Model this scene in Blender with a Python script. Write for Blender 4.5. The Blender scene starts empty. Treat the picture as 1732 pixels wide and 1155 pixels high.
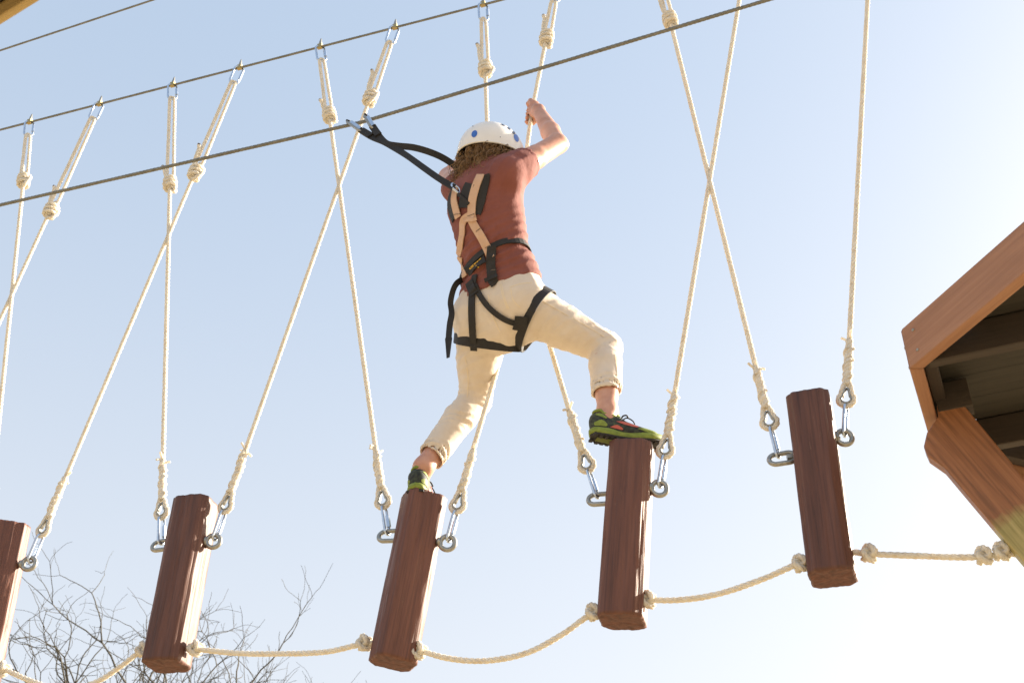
import bpy, math, random
import numpy as np
from mathutils import Vector, noise, Matrix
from mathutils.bvhtree import BVHTree

# ------------------------------------------------------------------ camera, sky, sun, exposure
scene = bpy.context.scene
C = scene.collection
CAM_Z = 1.6
FPX = 2100.0                      # focal length in photo pixels (1732 wide)
PITCH = math.radians(35.1)
cam_d = bpy.data.cameras.new('camera'); cam = bpy.data.objects.new('camera', cam_d); C.objects.link(cam)
cam.location = (0, 0, CAM_Z); cam.rotation_euler = (math.pi/2+PITCH, 0, 0)
cam_d.sensor_width = 36.0; cam_d.lens = FPX/1732*36; cam_d.clip_start = 0.05; cam_d.clip_end = 2000
cam_d.dof.use_dof = True; cam_d.dof.focus_distance = 4.7; cam_d.dof.aperture_fstop = 9.0
scene.camera = cam

SUN_AZ = math.radians(64)         # from +Y towards +X
SUN_EL = math.radians(24)
world = bpy.data.worlds.new('World'); scene.world = world; world.use_nodes = True
wn = world.node_tree.nodes; wl = world.node_tree.links
bg = wn['Background']
sky = wn.new('ShaderNodeTexSky'); sky.sky_type = 'NISHITA'; sky.sun_disc = False
sky.sun_elevation = SUN_EL; sky.sun_rotation = SUN_AZ
sky.air_density = 1.0; sky.dust_density = 7.0; sky.ozone_density = 0.0; sky.altitude = 200
veil = wn.new('ShaderNodeMix'); veil.data_type = 'RGBA'; veil.blend_type = 'MIX'      # even, thin high haze over the blue
veil.inputs[0].default_value = 0.7; 
wtc = wn.new('ShaderNodeTexCoord'); wsp = wn.new('ShaderNodeSeparateXYZ'); wmr = wn.new('ShaderNodeMapRange'); wmr.interpolation_type = 'SMOOTHSTEP'   # haze whitens evenly towards the horizon
wmr.inputs[1].default_value = .2; wmr.inputs[2].default_value = .8; wl.new(wtc.outputs['Generated'], wsp.inputs[0]); wl.new(wsp.outputs[2], wmr.inputs[0])
hz = wn.new('ShaderNodeMix'); hz.data_type = 'RGBA'; hz.inputs[6].default_value = (3.9, 4.05, 4.25, 1); hz.inputs[7].default_value = (2.45, 3.05, 3.85, 1)
wl.new(wmr.outputs[0], hz.inputs[0]); wl.new(hz.outputs[2], veil.inputs[7])
wl.new(sky.outputs[0], veil.inputs[6]); wl.new(veil.outputs[2], bg.inputs[0]); bg.inputs[1].default_value = 0.075
sun_d = bpy.data.lights.new('sun', 'SUN'); sun = bpy.data.objects.new('sun', sun_d); C.objects.link(sun)
sun_d.energy = 5.0; sun_d.angle = math.radians(0.53); sun_d.color = (1.0, 0.88, 0.72)
sdir = Vector((math.sin(SUN_AZ)*math.cos(SUN_EL), math.cos(SUN_AZ)*math.cos(SUN_EL), math.sin(SUN_EL)))
sun.rotation_euler = (-sdir).to_track_quat('-Z', 'Y').to_euler(); sun.location = (6, 8, 8)
vs = scene.view_settings
vs.view_transform = 'Standard'; vs.look = 'None'; vs.gamma = 1.0; vs.use_curve_mapping = False; vs.exposure = 1.72
scene.cycles.max_bounces = 8

random.seed(5); rng = np.random.default_rng(5)

# ------------------------------------------------------------------ the course's frame: u along the cable, n away, z up
ALPHA = math.radians(18.5); DIST = 3.7
cth, sth = math.cos(PITCH), math.sin(PITCH)
U = np.array([math.cos(ALPHA), -math.sin(ALPHA), 0.]); N = np.array([math.sin(ALPHA), math.cos(ALPHA), 0.]); ZV = np.array([0, 0, 1.])
CAMP = np.array([0, 0, CAM_Z])
def ray(px, py):
    x = (px-866)/FPX; y = (577.5-py)/FPX
    return np.array([x, cth-y*sth, sth+y*cth])
def P(px, py, off=0.):            # survey point of the photo, at `off` metres beyond the vertical plane of the course
    d = ray(px, py); return CAMP + d*((DIST*N[1]+off)/(d@N))
def atz(px, py, z):
    d = ray(px, py); return CAMP + d*((z-CAM_Z)/d[2])
def nrm(v): v = np.asarray(v, float); return v/np.linalg.norm(v)

# ------------------------------------------------------------------ materials
def mat(name, col, rough=.6, metal=0., **kw):
    m = bpy.data.materials.new(name); m.use_nodes = True
    b = m.node_tree.nodes['Principled BSDF']
    b.inputs['Base Color'].default_value = (*col, 1); b.inputs['Roughness'].default_value = rough; b.inputs['Metallic'].default_value = metal
    for k, v in kw.items(): b.inputs[k].default_value = v
    return m
def noisy(m, cols, scale=(8, 8, 8), detail=6, bump=0., bscale=None, coord='Object', bdist=.002, rough=.6, contrast=(.3, .7), translucent=0.):
    """colour ramp over stretched noise + fine relief"""
    nt = m.node_tree; nd = nt.nodes; L = nt.links; b = nd['Principled BSDF']
    tc = nd.new('ShaderNodeTexCoord')
    mp = nd.new('ShaderNodeMapping'); mp.inputs['Scale'].default_value = scale; L.new(tc.outputs[coord], mp.inputs[0])
    nz = nd.new('ShaderNodeTexNoise'); nz.inputs['Scale'].default_value = 1.; nz.inputs['Detail'].default_value = detail; nz.inputs['Roughness'].default_value = rough
    L.new(mp.outputs[0], nz.inputs[0])
    cr = nd.new('ShaderNodeValToRGB'); e = cr.color_ramp.elements
    e[0].position = contrast[0]; e[1].position = contrast[1]; e[0].color = (*cols[0], 1); e[1].color = (*cols[-1], 1)
    for i, c in enumerate(cols[1:-1]):
        q = e.new(contrast[0]+(contrast[1]-contrast[0])*(i+1)/(len(cols)-1)); q.color = (*c, 1)
    L.new(nz.outputs[0], cr.inputs[0]); L.new(cr.outputs[0], b.inputs['Base Color'])
    if bump:
        mp2 = nd.new('ShaderNodeMapping'); mp2.inputs['Scale'].default_value = bscale or scale; L.new(tc.outputs[coord], mp2.inputs[0])
        n2 = nd.new('ShaderNodeTexNoise'); n2.inputs['Scale'].default_value = 1.; n2.inputs['Detail'].default_value = 5; L.new(mp2.outputs[0], n2.inputs[0])
        bp = nd.new('ShaderNodeBump'); bp.inputs['Strength'].default_value = bump; bp.inputs['Distance'].default_value = bdist
        L.new(n2.outputs[0], bp.inputs['Height']); L.new(bp.outputs[0], b.inputs['Normal'])
    if translucent:
        tr = nd.new('ShaderNodeBsdfTranslucent'); mx = nd.new('ShaderNodeMixShader'); mx.inputs[0].default_value = translucent
        L.new(cr.outputs[0], tr.inputs[0]); L.new(b.outputs[0], mx.inputs[1]); L.new(tr.outputs[0], mx.inputs[2])
        L.new(mx.outputs[0], nd['Material Output'].inputs[0])
    return m
M = {}
def log_mat():
    m = noisy(mat('stained_log', (.14, .05, .035), .55), [(.07, .026, .017), (.128, .047, .028), (.19, .076, .046)], (13, 13, 1.6), detail=8, bump=1., bscale=(75, 75, 3.2), bdist=.004, contrast=(.26, .76))
    nt = m.node_tree; nd = nt.nodes; L = nt.links; b = nd['Principled BSDF']; src = b.inputs['Base Color'].links[0].from_socket
    tc = nd.new('ShaderNodeTexCoord'); mp = nd.new('ShaderNodeMapping'); mp.inputs['Scale'].default_value = (150, 150, 4); L.new(tc.outputs['Object'], mp.inputs[0])
    n1 = nd.new('ShaderNodeTexNoise'); n1.inputs['Scale'].default_value = 1; n1.inputs['Detail'].default_value = 4; L.new(mp.outputs[0], n1.inputs[0])
    r1 = nd.new('ShaderNodeValToRGB'); r1.color_ramp.elements[0].position = .36; r1.color_ramp.elements[1].position = .5; r1.color_ramp.elements[0].color = (.35, .33, .32, 1); r1.color_ramp.elements[1].color = (1, 1, 1, 1); L.new(n1.outputs[0], r1.inputs[0])
    mx = nd.new('ShaderNodeMix'); mx.data_type = 'RGBA'; mx.blend_type = 'MULTIPLY'; mx.inputs[0].default_value = .42; L.new(src, mx.inputs[6]); L.new(r1.outputs[0], mx.inputs[7])
    mp2 = nd.new('ShaderNodeMapping'); mp2.inputs['Scale'].default_value = (60, 60, 9); L.new(tc.outputs['Object'], mp2.inputs[0])       # pale scuffs where the stain has worn
    n2 = nd.new('ShaderNodeTexNoise'); n2.inputs['Scale'].default_value = 1; n2.inputs['Detail'].default_value = 8; n2.inputs['Roughness'].default_value = .7; L.new(mp2.outputs[0], n2.inputs[0])
    r2 = nd.new('ShaderNodeValToRGB'); r2.color_ramp.elements[0].position = .63; r2.color_ramp.elements[1].position = .78; r2.color_ramp.elements[0].color = (0, 0, 0, 1); r2.color_ramp.elements[1].color = (.75, .75, .75, 1); L.new(n2.outputs[0], r2.inputs[0])
    m3 = nd.new('ShaderNodeMix'); m3.data_type = 'RGBA'; L.new(r2.outputs[0], m3.inputs[0]); L.new(mx.outputs[2], m3.inputs[6]); m3.inputs[7].default_value = (.3, .18, .12, 1)
    oi = nd.new('ShaderNodeObjectInfo'); vr = nd.new('ShaderNodeMapRange'); vr.inputs[3].default_value = .8; vr.inputs[4].default_value = 1.2; L.new(oi.outputs['Random'], vr.inputs[0])
    hs = nd.new('ShaderNodeHueSaturation'); L.new(vr.outputs[0], hs.inputs['Value']); L.new(m3.outputs[2], hs.inputs['Color'])
    L.new(hs.outputs[0], b.inputs['Base Color']); return m
M['log'] = log_mat()
M['log_end'] = noisy(mat('stained_log_end', (.12, .045, .03), .75), [(.06, .022, .016), (.16, .06, .04)], (40, 40, 40), bump=.7, bscale=(120, 120, 120), bdist=.002)
M['fascia'] = noisy(mat('stained_board', (.45, .2, .1), .6), [(.27, .13, .07), (.33, .163, .09), (.38, .195, .11)], (2.5, 60, 60), bump=.35, bscale=(5, 140, 140), bdist=.0015, contrast=(.3, .7))
M['lit_pine'] = noisy(mat('lit_pine_board', (.45, .32, .12), .6), [(.36, .25, .09), (.5, .36, .15)], (2.5, 60, 60), bump=.3, bscale=(5, 140, 140), bdist=.0015)  # yellow pine, lightened so the rim's light sits in its colour
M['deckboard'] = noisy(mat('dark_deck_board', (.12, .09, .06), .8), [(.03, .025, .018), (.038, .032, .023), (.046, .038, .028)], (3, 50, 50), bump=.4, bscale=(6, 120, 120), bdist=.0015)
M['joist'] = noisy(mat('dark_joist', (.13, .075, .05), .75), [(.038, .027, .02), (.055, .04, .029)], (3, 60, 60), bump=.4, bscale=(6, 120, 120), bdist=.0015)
M['pole'] = noisy(mat('pole_wood', (.2, .12, .07), .8), [(.13, .08, .05), (.28, .17, .1)], (25, 25, 1.5), bump=.6, bscale=(60, 60, 3), bdist=.004)
M['rope'] = noisy(mat('cream_rope', (.8, .68, .5), .85), [(.74, .64, .5), (.87, .81, .7), (.9, .87, .8)], (60, 60, 60), bump=.5, bscale=(420, 420, 420), bdist=.001, contrast=(.25, .6), translucent=.38)
M['rope_end'] = mat('burnt_rope_end', (.09, .05, .03), .9)
M['steel'] = noisy(mat('galvanised_steel', (.5, .5, .47), .42, .85), [(.27, .265, .235), (.44, .43, .4)], (70, 70, 70), bump=.25, bscale=(200, 200, 200), bdist=.0006)
M['zinc'] = noisy(mat('zinc_plated_steel', (.6, .65, .72), .28, 1.), [(.42, .5, .62), (.62, .68, .76)], (50, 50, 50))
M['brass'] = mat('brassy_clamp', (.42, .33, .16), .4, .9)
M['cable'] = noisy(mat('wire_rope', (.16, .15, .13), .5, .5), [(.15, .148, .13), (.24, .236, .21)], (40, 40, 40))
M['skin'] = noisy(mat('skin', (.52, .27, .19), .5), [(.42, .19, .125), (.53, .275, .195), (.6, .34, .25)], (14, 14, 14), bump=.15, bscale=(160, 160, 160), bdist=.0008)
M['skin'].node_tree.nodes['Principled BSDF'].inputs['Subsurface Weight'].default_value = .12
M['skin'].node_tree.nodes['Principled BSDF'].inputs['Subsurface Radius'].default_value = (.02, .008, .004)
M['shirt'] = noisy(mat('brick_red_jersey', (.25, .06, .045), .85), [(.21, .066, .053), (.26, .088, .072)], (9, 9, 9), bump=.5, bscale=(34, 34, 34), bdist=.006, translucent=.1)
M['pants'] = noisy(mat('cream_twill', (.74, .6, .42), .8), [(.71, .61, .5), (.79, .7, .6)], (11, 11, 11), bump=.5, bscale=(38, 38, 38), bdist=.004, translucent=.12)
M['stitch'] = mat('pale_seam', (.8, .68, .5), .8)
M['black'] = noisy(mat('black_webbing', (.02, .017, .016), .7), [(.010, .0085, .008), (.021, .018, .016)], (30, 30, 30), bump=.4, bscale=(600, 600, 600), bdist=.0006)
M['tan'] = noisy(mat('tan_webbing', (.6, .38, .24), .75), [(.54, .345, .23), (.62, .42, .3)], (25, 25, 25), bump=.4, bscale=(600, 600, 600), bdist=.0006)
M['stitchd'] = mat('grey_thread', (.16, .12, .09), .8)
M['yellow'] = mat('yellow_print', (.75, .42, .03), .6)
M['helmet'] = noisy(mat('white_helmet', (.8, .78, .76), .3), [(.76, .735, .71), (.82, .8, .78)], (12, 12, 12))
M['blue'] = mat('blue_sticker', (.03, .13, .5), .4)
M['navy'] = mat('dark_print', (.03, .05, .1), .5)
M['hair'] = noisy(mat('brown_hair', (.16, .085, .035), .5), [(.08, .043, .018), (.22, .127, .055), (.4, .25, .12)], (60, 60, 60), contrast=(.3, .7))
M['lime'] = noisy(mat('lime_foam', (.32, .42, .05), .6), [(.15, .2, .02), (.24, .3, .04)], (60, 60, 60), bump=.3, bscale=(250, 250, 250), bdist=.001)
M['coral'] = mat('coral_overlay', (.5, .1, .06), .5)
M['shoe'] = noisy(mat('black_shoe_mesh', (.03, .035, .03), .7), [(.012, .014, .014), (.04, .05, .03), (.09, .13, .03)], (70, 70, 70), bump=.5, bscale=(400, 400, 400), bdist=.001, contrast=(.4, .75))
M['sole'] = mat('dark_rubber', (.025, .022, .02), .75)
M['solegreen'] = mat('olive_rubber', (.13, .15, .02), .7)
M['eye'] = mat('eye_white', (.75, .73, .7), .2); M['lip'] = mat('lip', (.45, .15, .12), .5)
M['bark'] = noisy(mat('grey_bark', (.16, .15, .12), .9), [(.04, .037, .03), (.075, .068, .052)], (6, 6, 2), bump=.5, bscale=(30, 30, 8), bdist=.01)
M['ground'] = noisy(mat('dry_winter_grass', (.34, .27, .17), .95), [(.27, .21, .12), (.36, .29, .18), (.42, .34, .22)], (1.7, 1.7, 1.7), detail=9, bump=.6, bscale=(14, 14, 14), bdist=.05)

# brace: stained at the top, bare greenish treated wood below a ragged line
def brace_mat():
    m = mat('knee_brace_wood', (.3, .12, .04), .5); nt = m.node_tree; nd = nt.nodes; L = nt.links; b = nd['Principled BSDF']
    tc = nd.new('ShaderNodeTexCoord'); mp = nd.new('ShaderNodeMapping'); mp.inputs['Scale'].default_value = (95, 120, 5); L.new(tc.outputs['Object'], mp.inputs[0])
    nz = nd.new('ShaderNodeTexNoise'); nz.inputs['Scale'].default_value = 1; nz.inputs['Detail'].default_value = 7; nz.inputs['Distortion'].default_value = .25; L.new(mp.outputs[0], nz.inputs[0])
    def ramp(c):
        r = nd.new('ShaderNodeValToRGB'); e = r.color_ramp.elements; e[0].position = .34; e[1].position = .68; e[0].color = (*c[0], 1); e[1].color = (*c[2], 1)
        q = e.new(.5); q.color = (*c[1], 1); L.new(nz.outputs[0], r.inputs[0]); return r
    r1 = ramp([(.2, .085, .036), (.28, .118, .05), (.34, .148, .064)]); r2 = ramp([(.26, .22, .07), (.36, .3, .11), (.44, .36, .15)])
    sp = nd.new('ShaderNodeSeparateXYZ'); L.new(tc.outputs['Object'], sp.inputs[0])
    n2 = nd.new('ShaderNodeTexNoise'); n2.inputs['Scale'].default_value = 22; L.new(tc.outputs['Object'], n2.inputs[0])
    ad = nd.new('ShaderNodeMath'); ad.operation = 'MULTIPLY_ADD'; ad.inputs[1].default_value = .1; L.new(n2.outputs[0], ad.inputs[0]); L.new(sp.outputs[2], ad.inputs[2])
    mr = nd.new('ShaderNodeMapRange'); mr.inputs[1].default_value = -.36; mr.inputs[2].default_value = -.32; L.new(ad.outputs[0], mr.inputs[0])
    mx = nd.new('ShaderNodeMix'); mx.data_type = 'RGBA'; L.new(mr.outputs[0], mx.inputs[0]); L.new(r2.outputs[0], mx.inputs[6]); L.new(r1.outputs[0], mx.inputs[7])
    L.new(mx.outputs[2], b.inputs['Base Color'])
    bp = nd.new('ShaderNodeBump'); bp.inputs['Strength'].default_value = .5; bp.inputs['Distance'].default_value = .002; L.new(nz.outputs[0], bp.inputs['Height']); L.new(bp.outputs[0], b.inputs['Normal'])
    return m
M['brace'] = brace_mat()

# ------------------------------------------------------------------ mesh helpers
class MB:
    def __init__(s): s.v = []; s.f = []; s.n = 0
    def add(s, v, f):
        v = np.asarray(v, float); s.v.append(v); s.f.extend([tuple(int(i)+s.n for i in q) for q in f]); s.n += len(v); return s
    def build(s, name, m, parent=None, smooth=True, base=None):
        V = np.concatenate(s.v) if s.v else np.zeros((0, 3))
        me = bpy.data.meshes.new(name)
        o = bpy.data.objects.new(name, me); C.objects.link(o)
        org = np.zeros(3)
        if parent is not None:
            o.parent = parent; org = np.array(parent.matrix_world_org) if hasattr(parent, 'matrix_world_org') else ORG.get(parent.name, np.zeros(3))
            ORG[o.name] = org
        elif base is not None:
            org = np.asarray(base, float); o.location = org; ORG[o.name] = org
        me.from_pydata([tuple(p) for p in (V-org)], [], s.f); me.validate()
        me.materials.append(M[m] if isinstance(m, str) else m)
        if smooth: me.polygons.foreach_set('use_smooth', [True]*len(me.polygons))
        me.update(); return o
ORG = {}
def thing(name, loc, label, cat, group=None):
    o = bpy.data.objects.new(name, None); C.objects.link(o); o.location = loc; o.empty_display_size = .05
    ORG[o.name] = np.asarray(loc, float); tag(o, label, cat, group); return o
def tag(o, label, cat, group=None, kind=None):
    if label: o['label'] = label
    if cat: o['category'] = cat
    if group: o['group'] = group
    if kind: o['kind'] = kind
    return o

def resample(pts, step):
    pts = np.asarray(pts, float); d = np.linalg.norm(np.diff(pts, axis=0), axis=1); s = np.r_[0, np.cumsum(d)]
    k = max(2, int(round(s[-1]/step))+1); t = np.linspace(0, s[-1], k)
    return np.stack([np.interp(t, s, pts[:, i]) for i in range(3)], 1)
def spline(pts, n=8):              # Catmull-Rom through the points
    p = np.asarray(pts, float); p = np.vstack([2*p[0]-p[1], p, 2*p[-1]-p[-2]]); out = []
    for i in range(1, len(p)-2):
        for t in np.linspace(0, 1, n, endpoint=False):
            a, b, c, d = p[i-1:i+3]
            out.append(.5*((2*b)+(c-a)*t+(2*a-5*b+4*c-d)*t*t+(3*b-a-3*c+d)*t**3))
    out.append(p[-2]); return np.array(out)
def frames(p, closed=False):
    T = np.gradient(p, axis=0)
    if closed: T = np.roll(p, -1, 0)-np.roll(p, 1, 0)
    T /= np.linalg.norm(T, axis=1)[:, None]+1e-12
    a = np.array([0, 0, 1.]) if abs(T[0][2]) < .9 else np.array([1., 0, 0])
    X = np.zeros_like(p); x = a-T[0]*(a@T[0]); X[0] = x/np.linalg.norm(x)
    for i in range(1, len(p)):
        x = X[i-1]-T[i]*(X[i-1]@T[i]); X[i] = x/np.linalg.norm(x)
    return T, X, np.cross(T, X)
def tube(mb, p, r, k=8, closed=False, caps=True):
    p = np.asarray(p, float); m = len(p); r = np.broadcast_to(np.asarray(r, float), (m,))
    T, X, Y = frames(p, closed); a = np.arange(k)*2*np.pi/k
    V = (p[:, None]+r[:, None, None]*(X[:, None]*np.cos(a)[None, :, None]+Y[:, None]*np.sin(a)[None, :, None])).reshape(-1, 3)
    F = []
    for i in range(m if closed else m-1):
        j = (i+1) % m
        for q in range(k):
            w = (q+1) % k; F.append((i*k+q, i*k+w, j*k+w, j*k+q))
    if caps and not closed: F += [tuple(range(k))[::-1], tuple((m-1)*k+q for q in range(k))]
    mb.add(V, F)
def twist(mb, pts, r, pitch=.058, ring=6, per=9, rr=None, phase=0., wob=0., off=.42):
    """three-strand laid rope along a path"""
    p = resample(pts, pitch/per); m = len(p); T, X, Y = frames(p)
    R = np.full(m, r) if rr is None else np.interp(np.linspace(0, 1, m), np.linspace(0, 1, len(rr)), rr)
    if wob: R = R*(1+wob*rng.standard_normal(m).cumsum()*0+wob*np.sin(np.arange(m)*1.7)*np.sin(np.arange(m)*.61))
    s = np.r_[0, np.cumsum(np.linalg.norm(np.diff(p, axis=0), axis=1))]
    for k in range(3):
        a = phase+2*np.pi*(s/pitch+k/3)
        c = p+(R*off)[:, None]*(X*np.cos(a)[:, None]+Y*np.sin(a)[:, None])
        tube(mb, c, R*(1.06-off), ring)
def box(mb, c, ax, ay, az, sx, sy, sz, bev=0.):
    c = np.asarray(c, float); V = []
    if bev <= 0:
        for k in range(8): V.append(c+ax*sx*(1 if k & 1 else -1)+ay*sy*(1 if k & 2 else -1)+az*sz*(1 if k & 4 else -1))
        mb.add(V, [(0, 2, 3, 1), (4, 5, 7, 6), (0, 1, 5, 4), (2, 6, 7, 3), (0, 4, 6, 2), (1, 3, 7, 5)]); return
    # long box with chamfered edges along ax
    b = bev; prof = [(sy-b, -sz), (sy, -sz+b), (sy, sz-b), (sy-b, sz), (-sy+b, sz), (-sy, sz-b), (-sy, -sz+b), (-sy+b, -sz)]
    for e in (-1, 1):
        for (y, z) in prof: V.append(c+ax*sx*e+ay*y+az*z)
    mb.add(V, [(i, (i+1) % 8, 8+(i+1) % 8, 8+i) for i in range(8)]+[tuple(range(8))[::-1], tuple(range(8, 16))])
def oval(center, along, side, half, rad, n=28):   # stadium-shaped closed path
    pts = []
    for t in np.arange(n)*2*np.pi/n:
        x, y = math.cos(t)*rad, math.sin(t)*rad
        y += (half-rad)*(1 if math.sin(t) >= 0 else -1); pts.append(center+side*x+along*y)
    return np.array(pts)
def fbm(p, s=1., o=3): return noise.fractal(Vector(p)*s, 1., 2., o)

# ------------------------------------------------------------------ ground
mb = MB(); G = 60; xs = np.sign(np.linspace(-1, 1, G))*np.abs(np.linspace(-1, 1, G))**2.4*600
V = [(x, y, .25*fbm((x*.05, y*.05, 0))*min(1, (abs(x)+abs(y))/30)) for y in xs for x in xs]
mb.add(V, [(j*G+i, j*G+i+1, (j+1)*G+i+1, (j+1)*G+i) for j in range(G-1) for i in range(G-1)])
tag(mb.build('ground', 'ground'), None, None, kind='structure')

# ------------------------------------------------------------------ octagonal platforms on poles
def platform(center, zb, edge_deg, label, pole_label, brace=False, apothem=.736, fascia_h=.14, th=.038, fm='fascia'):
    """octagon deck: fascia boards, joists, deck boards; edge_deg = direction of one outward edge normal"""
    c = np.array([center[0], center[1], 0.])
    t = thing('wooden_platform', (c[0], c[1], zb), label, 'platform', 'octagonal platforms of the course')
    zt = zb+fascia_h
    for k in range(8):
        a = math.radians(edge_deg+45*k); nn = np.array([math.cos(a), math.sin(a), 0]); tt = np.array([-nn[1], nn[0], 0])
        out = apothem; side = out*math.tan(math.pi/8)
        m = MB(); V = []
        for (d, w) in ((out, side), (out-th, (out-th)*math.tan(math.pi/8))):
            for e in (-1, 1):
                for z in (zb, zt): V.append(c+nn*d+tt*(w-.0012)*e+ZV*z)
        m.add(V, [(0, 2, 3, 1), (4, 5, 7, 6), (0, 4, 6, 2), (1, 3, 7, 5), (0, 1, 5, 4), (2, 6, 7, 3)])
        # board is built in a frame of its own so the grain runs along it
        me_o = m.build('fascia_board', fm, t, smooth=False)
        orient(me_o, tt, nn, c+nn*out+ZV*zb)
        mod = me_o.modifiers.new('b', 'BEVEL'); mod.width = .004; mod.segments = 2
        for e in (-1, 1):
            for z in (.035, .105):
                s = MB(); pc = c+nn*(out+.001)+tt*(side-.05)*e+ZV*(zb+z)
                tube(s, [pc-nn*.004, pc+nn*.002], .0045, 8); s.build('screw', 'steel', t)
    a = math.radians(edge_deg); r = np.array([math.cos(a), math.sin(a), 0]); tt = np.array([-r[1], r[0], 0])
    inn = apothem-th-.001; half = inn*math.tan(math.pi/8)
    def chord(w): return inn if abs(w) <= half else inn-(abs(w)-half)
    for w in (-.285, .285):                        # joists run with r
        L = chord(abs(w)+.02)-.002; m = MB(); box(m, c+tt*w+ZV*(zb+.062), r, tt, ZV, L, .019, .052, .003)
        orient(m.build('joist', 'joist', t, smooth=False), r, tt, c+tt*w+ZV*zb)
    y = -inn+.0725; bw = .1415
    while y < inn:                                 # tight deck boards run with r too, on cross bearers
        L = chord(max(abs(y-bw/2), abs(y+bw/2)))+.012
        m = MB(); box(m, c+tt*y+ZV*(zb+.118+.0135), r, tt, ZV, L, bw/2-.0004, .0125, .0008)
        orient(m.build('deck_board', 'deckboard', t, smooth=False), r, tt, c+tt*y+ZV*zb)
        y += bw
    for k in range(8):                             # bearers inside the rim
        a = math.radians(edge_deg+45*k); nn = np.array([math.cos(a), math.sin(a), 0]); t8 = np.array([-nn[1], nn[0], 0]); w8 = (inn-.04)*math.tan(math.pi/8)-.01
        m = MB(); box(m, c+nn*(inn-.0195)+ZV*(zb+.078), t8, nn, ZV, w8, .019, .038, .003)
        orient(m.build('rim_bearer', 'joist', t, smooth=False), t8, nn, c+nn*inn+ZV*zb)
    return t, c, r, tt
def orient(o, X, Y, org):
    """turn the object's own axes to X, Y and re-express its mesh there (materials use object coordinates)"""
    X = nrm(X); Y = nrm(Y-X*(X@Y)); Zx = np.cross(X, Y); R = np.stack([X, Y, Zx], 1)
    base = ORG.get(o.name, np.zeros(3)); n = len(o.data.vertices); v = np.empty(n*3); o.data.vertices.foreach_get('co', v)
    w = v.reshape(-1, 3)+base
    o.data.vertices.foreach_set('co', ((w-org)@R).ravel()); o.data.update()
    Mx = Matrix([list(R[i])+[0] for i in range(3)]+[[0, 0, 0, 1]])
    o.rotation_euler = Mx.to_euler(); o.location = org-(base if o.parent else 0)

def pole(c, z1, label):
    m = MB(); zs = np.linspace(-.3, z1, 40); k = 20; V = []
    for z in zs:
        for i in range(k):
            a = 2*math.pi*i/k; rr = (.15-.006*z)*(1+.03*fbm((math.cos(a)*3, math.sin(a)*3, z*.4)))
            V.append((c[0]+rr*math.cos(a), c[1]+rr*math.sin(a), z))
    n = len(zs); m.add(V, [(j*k+i, j*k+(i+1) % k, (j+1)*k+(i+1) % k, (j+1)*k+i) for j in range(n-1) for i in range(k)]+[tuple((n-1)*k+i for i in range(k))])
    o = m.build('wooden_pole', 'pole', None, base=(c[0], c[1], 0)); return tag(o, label, 'pole', 'poles carrying the platforms')

HB = 2.0+CAM_Z                                     # underside of the right platform's fascia
A0 = atz(1538, 624, HB)                            # its corner
ed = math.radians(67); edir = np.array([math.cos(ed), math.sin(ed), 0]); eout = np.array([-edir[1], edir[0], 0])
apo = .736; cen = A0+edir*apo*math.tan(math.pi/8)-eout*apo
plat, pc, pr, pt = platform(cen, HB, math.degrees(math.atan2(eout[1], eout[0])), 'octagonal wooden platform with orange-brown fascia beside the last log', '')
pole(pc, HB+1.2, 'round wooden pole rising through the middle of the octagonal platform')
# knee brace under the platform edge that faces the logs
def knee_brace(t, c, r, tt, zb, apothem, top=True):
    ro = apothem-.012; zl = zb-1.35; pr_ = .13
    # outline in (outward, z)
    a_ = apothem; q = [(a_-.115, zb+.03), (a_-.045, zb+.03), (a_-.043, zb-.012), (a_-.0, zb-.06), (a_+.018, zb-.105), (a_+.012, zb-.138), (a_-.026, zb-.185), (pr_, zl-.12), (pr_, zl+.17)]
    m = MB(); h = .028; n = len(q)
    V = [c+r*x+ZV*z-tt*h for x, z in q]+[c+r*x+ZV*z+tt*h for x, z in q]
    m.add(V, [tuple(range(n))[::-1], tuple(range(n, 2*n))]+[(i, (i+1) % n, n+(i+1) % n, n+i) for i in range(n)])
    o = m.build('knee_brace', 'brace', t, smooth=False)
    d = nrm(r*(ro-.13)+ZV*1.3)
    orient(o, np.cross(tt, d), tt, c+r*(ro-.06)+ZV*zb)
    md = o.modifiers.new('b', 'BEVEL'); md.width = .006; md.segments = 3
    # hanger block the brace is bolted to, with its bolts
    b = MB(); box(b, c+r*(ro-.085)+tt*0+ZV*(zb+.05), r, tt, ZV, .05, .03, .05, .003); b.build('brace_block', 'joist', t, smooth=False)
    for (x, z, rd) in ((ro-.088, .02, .0125), (ro-.088, .062, .009)):
        s = MB(); p0 = c+r*x+ZV*(zb+z)-tt*.03
        tube(s, [p0+tt*.004, p0-tt*.002], rd*1.35, 16); tube(s, [p0, p0-tt*.008], rd, 6); tube(s, [p0-tt*.006, p0-tt*.014], rd*.5, 10)
        s.build('bolt', 'steel', t, smooth=False)
knee_brace(plat, pc, pr, pt, HB, apo)

# the second platform, overhead behind the photographer's left shoulder
HL = 1.8+CAM_Z
e0 = atz(0, 44, HL); e1 = atz(71, 0, HL); ld = nrm(e1-e0); lo = np.array([-ld[1], ld[0], 0]); lo = lo if lo@(e0-CAMP) > 0 else -lo
cl = (e0+e1)/2-lo*apo
plat2, c2, r2, t2 = platform(cl, HL, math.degrees(math.atan2(lo[1], lo[0])), 'octagonal wooden platform overhead on its own pole, only its lit rim showing', '', th=.016, fm='lit_pine')
pole(c2, HL+1.2, 'round wooden pole under the overhead platform with the lit rim')

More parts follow.
